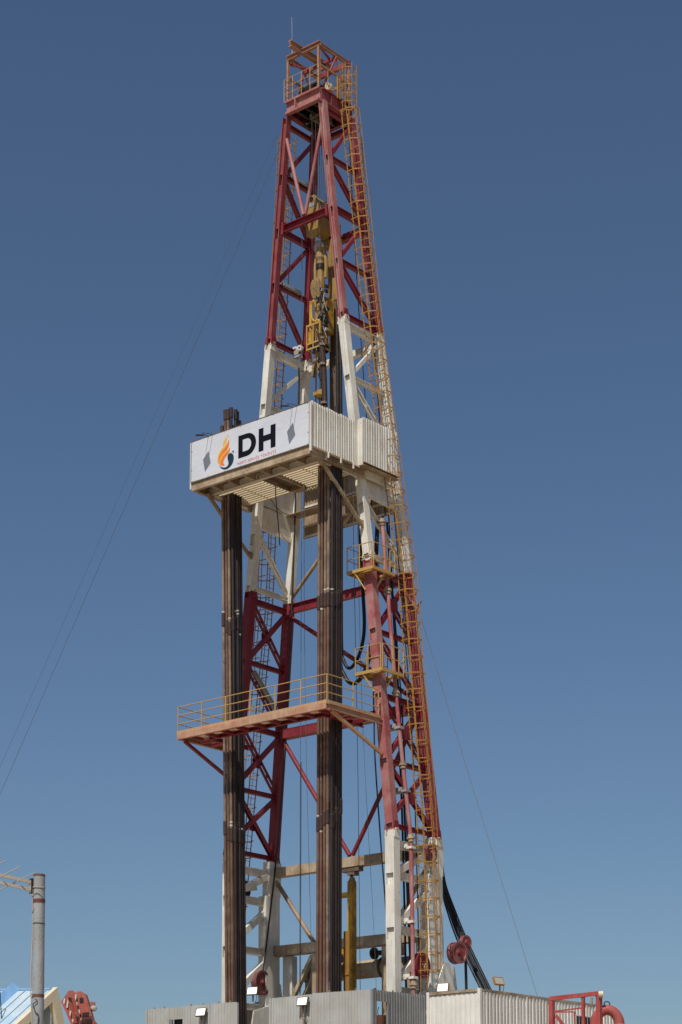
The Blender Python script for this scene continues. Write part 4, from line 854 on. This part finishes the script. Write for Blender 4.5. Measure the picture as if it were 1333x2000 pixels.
mk('end_sheet', MB().corr((CX0 + .12, CY1 - .05), (CX1 - .12, CY1 - .05), 7.6, CZ - .13, (0, 1, 0), .24, .04), 'cwhite', ct)
for x in (CX0 + .06, CX1 - .06):
    for y in (CY0 + .06, CY1 - .06): mk('corner_post', MB().bar((x, y, 7.5), (x, y, CZ + .01), .13, .13), 'cwhite', ct)
    mk('top_rail', MB().bar((x, CY0 + .13, CZ - .05), (x, CY1 - .13, CZ - .05), .1, .09), 'grime', ct)
    mk('bottom_rail', MB().bar((x, CY0 + .13, 7.55), (x, CY1 - .13, 7.55), .1, .12), 'cwhite', ct)
for y in (CY0 + .05, CY1 - .05): mk('top_rail', MB().bar((CX0 + .13, y, CZ - .06), (CX1 - .13, y, CZ - .06), .12, .11), 'grime', ct)
mk('roof', MB().box((CX0 + .1, CY0 + .1, CZ - .05), (CX1 - .1, CY1 - .1, CZ - .02)), 'cwhite', ct)
mk('floor_frame', MB().box((CX0, CY0, 7.3), (CX1, CY1, 7.48)), 'zincdark', ct)
wf_ = mk('window_frame', MB().box((CX1 - .02, 4.75, 8.75), (CX1 + .02, 6.1, 9.45)), 'cwhite', ct)
for i in range(6): mk('window_pane', MB().box((CX1 + .022, 4.82 + i * .21, 8.8), (CX1 + .028, 4.98 + i * .21, 9.40)), 'dark', wf_)
for x in (6.3, 8.4):
    for y in (-1.5, 3, 7.5): mk('support_leg', MB().ibeam((x, y, 0), (x, y, 7.3), .3, .3, .03), 'zincdark', ct)
mk('vent_stub', MB().tube([(8.4, 6.5, CZ), (8.4, 6.5, CZ + .3)], .05, 8), 'grime', ct)

# ------------------------------------------------------------------ flood lights
def flood(c, az, tilt, label, lit=True, wdt=.42, h=.30, body='wood', foot=None):
    """az: facing, degrees from -Y towards +X"""
    t = thing('flood_light', label, 'flood light', foot or c, 'flood lights on the wall and container tops')
    c = Vector(c); Rm = Matrix.Rotation(R(az), 4, 'Z') @ Matrix.Rotation(R(tilt), 4, 'X')
    T = lambda p: c + Rm @ Vector(p)
    def bx(a, b):
        m = MB().box(a, b); m.v = [T(v) for v in m.v]; return m
    hg_ = mk('housing', bx((-wdt / 2, 0, -h / 2), (wdt / 2, .09, h / 2)), body, t, .01)
    mk('lens', bx((-wdt / 2 + .03, -.012, -h / 2 + .03), (wdt / 2 - .03, -.001, h / 2 - .03)), 'lens' if lit else 'glass', t)
    for a, b in (((-wdt / 2, -.02, h / 2 - .025), (wdt / 2, 0.0, h / 2)), ((-wdt / 2, -.02, -h / 2), (wdt / 2, 0.0, -h / 2 + .025)), ((-wdt / 2, -.02, -h / 2 + .026), (-wdt / 2 + .025, 0, h / 2 - .026)), ((wdt / 2 - .025, -.02, -h / 2 + .026), (wdt / 2, 0, h / 2 - .026))): mk('bezel', bx(a, b), body, hg_)
    for i in range(6): mk('cooling_fin', bx((-wdt / 2 + .04 + i * .07, .09, -h / 2 + .04), (-wdt / 2 + .05 + i * .07, .13, h / 2 - .04)), body, hg_)
    mk('lamp_cable', MB().tube(smooth([c + Vector((.05, .1, -.05)), c + Vector((.12, .16, -.25)), c + Vector((.05, .12, -.5))], 5), .012, 5), 'rubber', t)
    mk('yoke', MB().bar(c + Vector((0, .05, -h / 2 - .02)), c + Vector((0, .05, -h / 2 - .28)), .05, .05), body, t)
flood((-2.9, -5.55, 9.52), 8, -20, 'lit flood light on the left wind wall', wdt=.5, h=.36, foot=(-2.9, -5.4, 9.2))
flood((2.69, -5.55, 9.60), 4, -16, 'lit flood light on the middle wind wall', wdt=.52, h=.36, foot=(2.69, -5.4, 9.2))
flood((6.82, -1.80, 10.17), 10, -14, 'lit flood light on the left corner of the container roof', wdt=.5, h=.36, body='yellow')
flood((8.6, -.46, 10.42), 75, -25, 'unlit yellow flood light on the container roof edge', False, .48, .34, 'yellow')
flood((-.89, -4.6, 10.34), 12, -14, 'lit flood light beside the red sheave in the gap of the wind walls', wdt=.5, h=.34, foot=(-.89, -4.6, 9.8))
for x, z in ((-2.9, 9.3), (2.69, 9.38)):
    tag(mk('lamp_post', MB().tube([(x, -5.47, z - .9), (x, -5.47, z - .02)], .03, 8).box((x - .1, -5.5, z - .5), (x + .1, -5.37, z - .46)), 'grime'), 'thin rusty lamp stay on the ' + ('left' if x < 0 else 'middle') + ' wind wall', 'post')

# ------------------------------------------------------------------ red frame and goose-neck pipe at right
rf = thing('red_frame', 'red square tube skid frame in front of the container', 'frame', (20, -12.4, 0))
A0, A1 = Vector((19.45, -12.82, 0)), Vector((20.72, -11.97, 0)); dA = (A1 - A0).normalized()
zt0, zt1 = 8.02, 8.18
def fbar(t0, z0, t1, z1, s_=.14, nm='frame_bar'): mk(nm, MB().bar(A0.lerp(A1, t0) + Vector((0, 0, z0)), A0.lerp(A1, t1) + Vector((0, 0, z1)), s_, s_), 'piping', rf)
fbar(-.03, zt0, 1.03, zt1, .13, 'top_bar'); fbar(.02, 0, .02, zt0 - .07, .15, 'frame_post'); fbar(.98, 0, .98, zt1 - .07, .15, 'frame_post'); fbar(.66, 6.2, .66, zt1 - .12, .09, 'frame_post')
fbar(.05, 7.62, .63, 7.72, .05); fbar(.05, 7.60, .48, 7.60, .04); fbar(.48, 7.0, .48, 7.60, .04); fbar(.1, 7.5, .35, 7.0, .10, 'frame_brace'); fbar(.05, 7.05, .95, 7.12, .06)
mk('pipe_end', MB().lathe([(.05, 0), (.10, 0), (.10, .14), (.05, .14)], A1 + Vector((.03, -.12, zt1 - .05)), dA, 14), 'cream', rf)
gp = thing('goose_neck_pipe', 'thick bright red goose-neck pipe beside the red frame', 'pipe', (20.9, -11.85, 0))
ux = Vector((.77, .64, 0)); pc = Vector((20.80, -11.70, 7.20)); rr = .375
arc = [pc - ux * rr + Vector((0, 0, -7.2))] + [pc - ux * rr + Vector((0, 0, -.15))] + [pc + ux * (-rr * math.cos(a)) + Vector((0, 0, rr * 1.25 * math.sin(a))) for a in [math.pi * i / 16 for i in range(17)]] + [pc + ux * rr + Vector((0, 0, -7.2))]
be_ = mk('bend', MB().tube(arc, .165, 18), 'piping', gp)
for z in (.12, .0): mk('flange', MB().lathe([(.16, -.03), (.25, -.03), (.25, .03), (.16, .03)], pc - ux * rr + Vector((0, 0, -.06 - z * .8)), (0, 0, 1), 20), 'piping', be_)
for z in (-.2,): mk('weld_ring', MB().lathe([(.165, -.012), (.172, 0), (.165, .012)], pc + ux * rr + Vector((0, 0, .02)), (0, 0, 1), 18), 'salmon', be_)
mk('shackle', MB().tube([pc + ux * (-.09 * math.cos(a)) + Vector((0, 0, .66 + .07 * math.sin(a))) for a in [-.6 + (math.pi + 1.2) * i / 12 for i in range(13)]], .018, 6), 'grease', gp)

# ------------------------------------------------------------------ utility pole with aerial, left
up = thing('utility_pole', 'grey galvanised pole with rust bands at the left edge', 'pole', (34.7, -47.02, 0))
pb, pt = Vector((34.72, -47.0, 0)), Vector((34.662, -47.05, 5.97)); pr = .076
at = lambda z: pb.lerp(pt, z / 5.97)
sh_ = mk('shaft', MB().tube([pb, at(3), pt], [.08, .078, pr], 24), 'gal', up)
for z, h in ((5.62, .05), (4.37, .04)): mk('rust_band', MB().lathe([(pr + .001, -h / 2), (pr + .004, -h / 2), (pr + .004, h / 2), (pr + .001, h / 2)], at(z), (0, 0, 1), 24), 'rustband', sh_)
mk('pole_cap', MB().lathe([(pr - .01, 0), (pr + .003, 0), (pr + .003, .02), (pr - .01, .03), (pr - .01, 0)], at(5.95), (0, 0, 1), 24), 'rustband', up)
cr = Vector((.763, .646, 0)); cf = Vector((-.646, .763, 0))          # right / away
mk('wire_tie', MB().lathe([(pr, -.006), (pr + .012, -.006), (pr + .012, .006), (pr, .006)], at(5.80), (.06, 0, 1), 24), 'alu', up)
mk('wire_tie', MB().lathe([(pr, -.004), (pr + .006, -.004), (pr + .006, .004), (pr, .004)], at(5.32), (0, .05, 1), 24), 'dark', up)
mk('cable_run', MB().tube(smooth([at(5.78) - cr * .085 - cf * .03, at(5.2) - cr * .082, at(4.9) - cr * .092, at(4.5) - cr * .10, at(4.2) - cr * .085, at(3.6) - cr * .08]), .008, 6), 'alu', up)
mk('cable_run', MB().tube(smooth([at(4.35) - cr * .08 - cf * .03, at(4.3) - cf * .09, at(4.25) - cf * .09 - cr * .05, at(4.15) - cf * .09 - cr * .02, at(4.1) - cf * .09 + cr * .02, at(3.9) - cf * .088]), .006, 6), 'dark', up)
an = thing('tv_aerial', 'old aluminium aerial with crossed rods clamped to the grey pole', 'aerial', at(5.8))
bd = (-cr * .90 - cf * .43 + Vector((0, 0, .16))).normalized()
for z in (5.87, 5.77): mk('boom', MB().bar(at(z) - cr * .11 - cf * .02, at(z) - cr * .11 - cf * .02 + bd * 1.9, .030, .044), 'alu', an)
mk('end_plate', MB().bar(at(5.89) - cr * .115 - cf * .02, at(5.73) - cr * .115 - cf * .02, .03, .02), 'alu', an)
mk('clamp', MB().box(at(5.72) - Vector((.03, .03, 0)) - cr * .09, at(5.92) + Vector((.03, .03, 0)) - cr * .09), 'dark', an)
el = (cr * .80 - cf * .45 + Vector((0, 0, .30))).normalized()
for k, q in enumerate((.28, .52, .76, 1.0, 1.24, 1.48)):
    c = at(5.83) - cr * .11 - cf * .02 + bd * (q - .08); L = .33 + .05 * k
    mk('element_rod', MB().tube([c - el * L, c + el * L], .007, 6), 'alu', an)
mk('insulator', MB().lathe([(.001, 0), (.02, 0), (.02, .04), (.001, .04)], at(5.80) - cr * .12 + bd * .22, (0, 0, -1), 10), 'dark', an)

# ------------------------------------------------------------------ blue roofed house, left
hs = thing('blue_roof_house', 'cream house with pale blue sheet roof behind the pole', 'house', (18.5, -36.5, 0))
hc = Vector((20.63, -34.23, 0)) - cr * .27; hr = cr; hf = cf                # gable corner, image right / away
def hp(a, b, z): return hc + hr * a + hf * b + Vector((0, 0, z))
HD = (-hr * .55 - hf * .62).normalized()                             # the roof falls this way, towards the viewer and left
RD = (-hr * .985 + hf * .17)                                         # ridge runs left
def hq(r, d, z=0): return hc + RD * r + HD * d + Vector((0, 0, 6.46 + z))
pitch_ = .80; run = 4.2
hw_ = mk('house_wall', MB().plate([hq(.12, .02, -.12), hq(.12, run - .3, -.12 - (run - .3) * pitch_), hq(.12, run - .3, -6.46), hq(.12, -.9, -6.46), hq(.12, -.75, -3.2)], RD, 7.5), 'cream', hs)
for i in range(8):
    r0, r1 = -.1 + i * 1.0, -.1 + (i + 1) * 1.0 - .012
    mb = MB(); mb.plate([hq(r0, 0), hq(r1, 0), hq(r1, run, -run * pitch_), hq(r0, run, -run * pitch_)], (0, 0, 1), .02)
    for k in range(4):
        rr_ = r0 + (k + .3) * .25; mb.bar(hq(rr_, .02, .022), hq(rr_, run - .02, .022 - (run - .02) * pitch_), .02, .008)
    mk('roof_sheet', mb, 'blue', hs)
    mk('roof_sheet', MB().plate([hq(r0, 0, .0), hq(r1, 0, .0), hq(r1, -.8, -3.2), hq(r0, -.8, -3.2)], (0, 0, 1), .02), 'blue', hs)
mk('ridge_cap', MB().tube([hq(-.1, 0, .02), hq(7.9, 0, .02)], .035, 8), 'bluetrim', hs)
mk('barge_board', MB().plate([hq(-.13, -.04, .07), hq(-.13, run, -run * pitch_ + .07), hq(-.13, run, -run * pitch_ - .20), hq(-.13, .10, -.28)], -RD, .10), 'cream', hs)
mk('barge_board', MB().plate([hq(-.13, -.04, .07), hq(-.13, .10, -.28), hq(-.13, -.35, -1.6), hq(-.13, -.52, -1.6)], -RD, .10), 'cream', hs)
mk('gable_panel', MB().plate([hq(.09, .12, -.45), hq(.09, 2.2, -2.1), hq(.09, -.2, -2.1)], -RD, .03), 'ochre', hw_)
mk('roof_fold', MB().plate([hq(.62, -.05, .03), hq(.80, .0, .20), hq(1.0, -.05, .03), hq(1.0, run, -run * pitch_ + .03), hq(.80, run, -run * pitch_ + .20), hq(.62, run, -run * pitch_ + .03)][0:3], HD - Vector((0, 0, pitch_)), run * 1.28), 'bluetrim', hs)
mk('roof_pipe', MB().tube([hq(.30, .9, -.72), hq(.35, .9, -.10), hq(.65, .9, -.06)], .012, 6), 'dark', hs)

# ------------------------------------------------------------------ mobile crane boom head, left
cb = thing('crane_boom_head', 'red crane boom head with white hazard stripes beyond the house', 'crane', (9.8, -23.9, 0))
cc = Vector((9.85, -23.8, 0)); LR, AW = cr, cf
def cp(u, v, d=0): return cc + LR * ((u - 158) / 64.5) + AW * d + Vector((0, 0, 7.72 + (1957 - v) / 64.5))
lean = .35
stripe_face = [(121, 1958), (135, 1936), (143, 1935), (150, 1941), (166, 2000), (172, 2030), (150, 2030), (146, 2003)]
sp_ = mk('side_plate', MB().plate([cp(u, v, (u - 121) * .002) for u, v in stripe_face], AW, .06), 'crane', cb)
mk('front_box', MB().plate([cp(150, 1938, .02), cp(158, 1937, .02), cp(168, 1942, .02), cp(174, 1960, .02), cp(186, 2000, .02), cp(192, 2030, .02), cp(171, 2030, .02), cp(165, 2000, .02)], AW, .5), 'crane', cb)
mk('front_panel', MB().plate([cp(157, 1962, -.02), cp(172, 1961, -.02), cp(176, 1978, -.02), cp(162, 1980, -.02)], AW, .03), 'crane', cb)
for a in ((157, 1950, 164, 1959), (163, 1980, 175, 1985)): mk('recess', MB().plate([cp(a[0], a[1], -.012), cp(a[2], a[1], -.012), cp(a[2], a[3], -.012), cp(a[0], a[3], -.012)], AW, .02), 'dark', cb)
for (u, v) in ((126, 1958), (133, 1960), (141, 1962), (148, 1950), (150, 1965), (138, 1982), (147, 1984), (155, 1980), (143, 1998), (158, 1996)):
    mk('stripe', MB().plate([cp(u - 1.6, v + 9, -.012), cp(u + 1.6, v + 10, -.012), cp(u + 3.4, v - 6, -.012), cp(u + .6, v - 7, -.012)], AW, .01), 'stripe', sp_)
for a, b in (((138, 1953), (152, 2000)), ((145, 1951), (158, 1996)), ((126, 1962), (146, 2006))): mk('lattice_bar', MB().bar(cp(*a, -.05), cp(*b, -.05), .07, .07), 'crane', cb)
for u, v in ((139, 1953), (155, 1990)): mk('pin', MB().lathe([(.001, 0), (.05, 0), (.05, .06), (.001, .06)], cp(u, v, -.11), AW, 10), 'dark', cb)
mk('lamp_bracket', MB().plate([cp(177, 1957, .05), cp(186, 1958, .05), cp(186, 1964, .05), cp(178, 1963, .05)], AW, .2), 'crane', cb)
mk('lamp', MB().lathe([(.001, .1), (.09, .1), (.10, 0), (.07, -.10), (.001, -.12)], cp(184, 1970, .1), (AW - LR * .2), 16), 'alu', cb)
for i in range(9): mk('rope_fall', MB().tube([cp(163 + i * 2.2, 1986, -.04), cp(164 + i * 2.3, 2010, -.02), cp(166 + i * 2.3, 2040, 0)], .012, 5), 'rope', cb)
mk('boom', MB().bar(cp(150, 2000, .3), Vector((11.5, -19.5, 2.2)), .7, .8), 'crane', cb)
mk('carrier', MB().box((8.5, -21.5, .8), (14.5, -18.0, 2.4)), 'crane', cb, .05)
for x in (9.5, 11.5, 13.5):
    for y in (-21.6, -18.3): mk('wheel', MB().lathe([(.001, 0), (.3, 0), (.55, .02), (.6, .1), (.6, .3), (.55, .38), (.001, .38)], (x, y, .6), (0, 1, 0), 20), 'rubber', cb)

for o in bpy.data.objects:
    if '_w' in o: del o['_w']
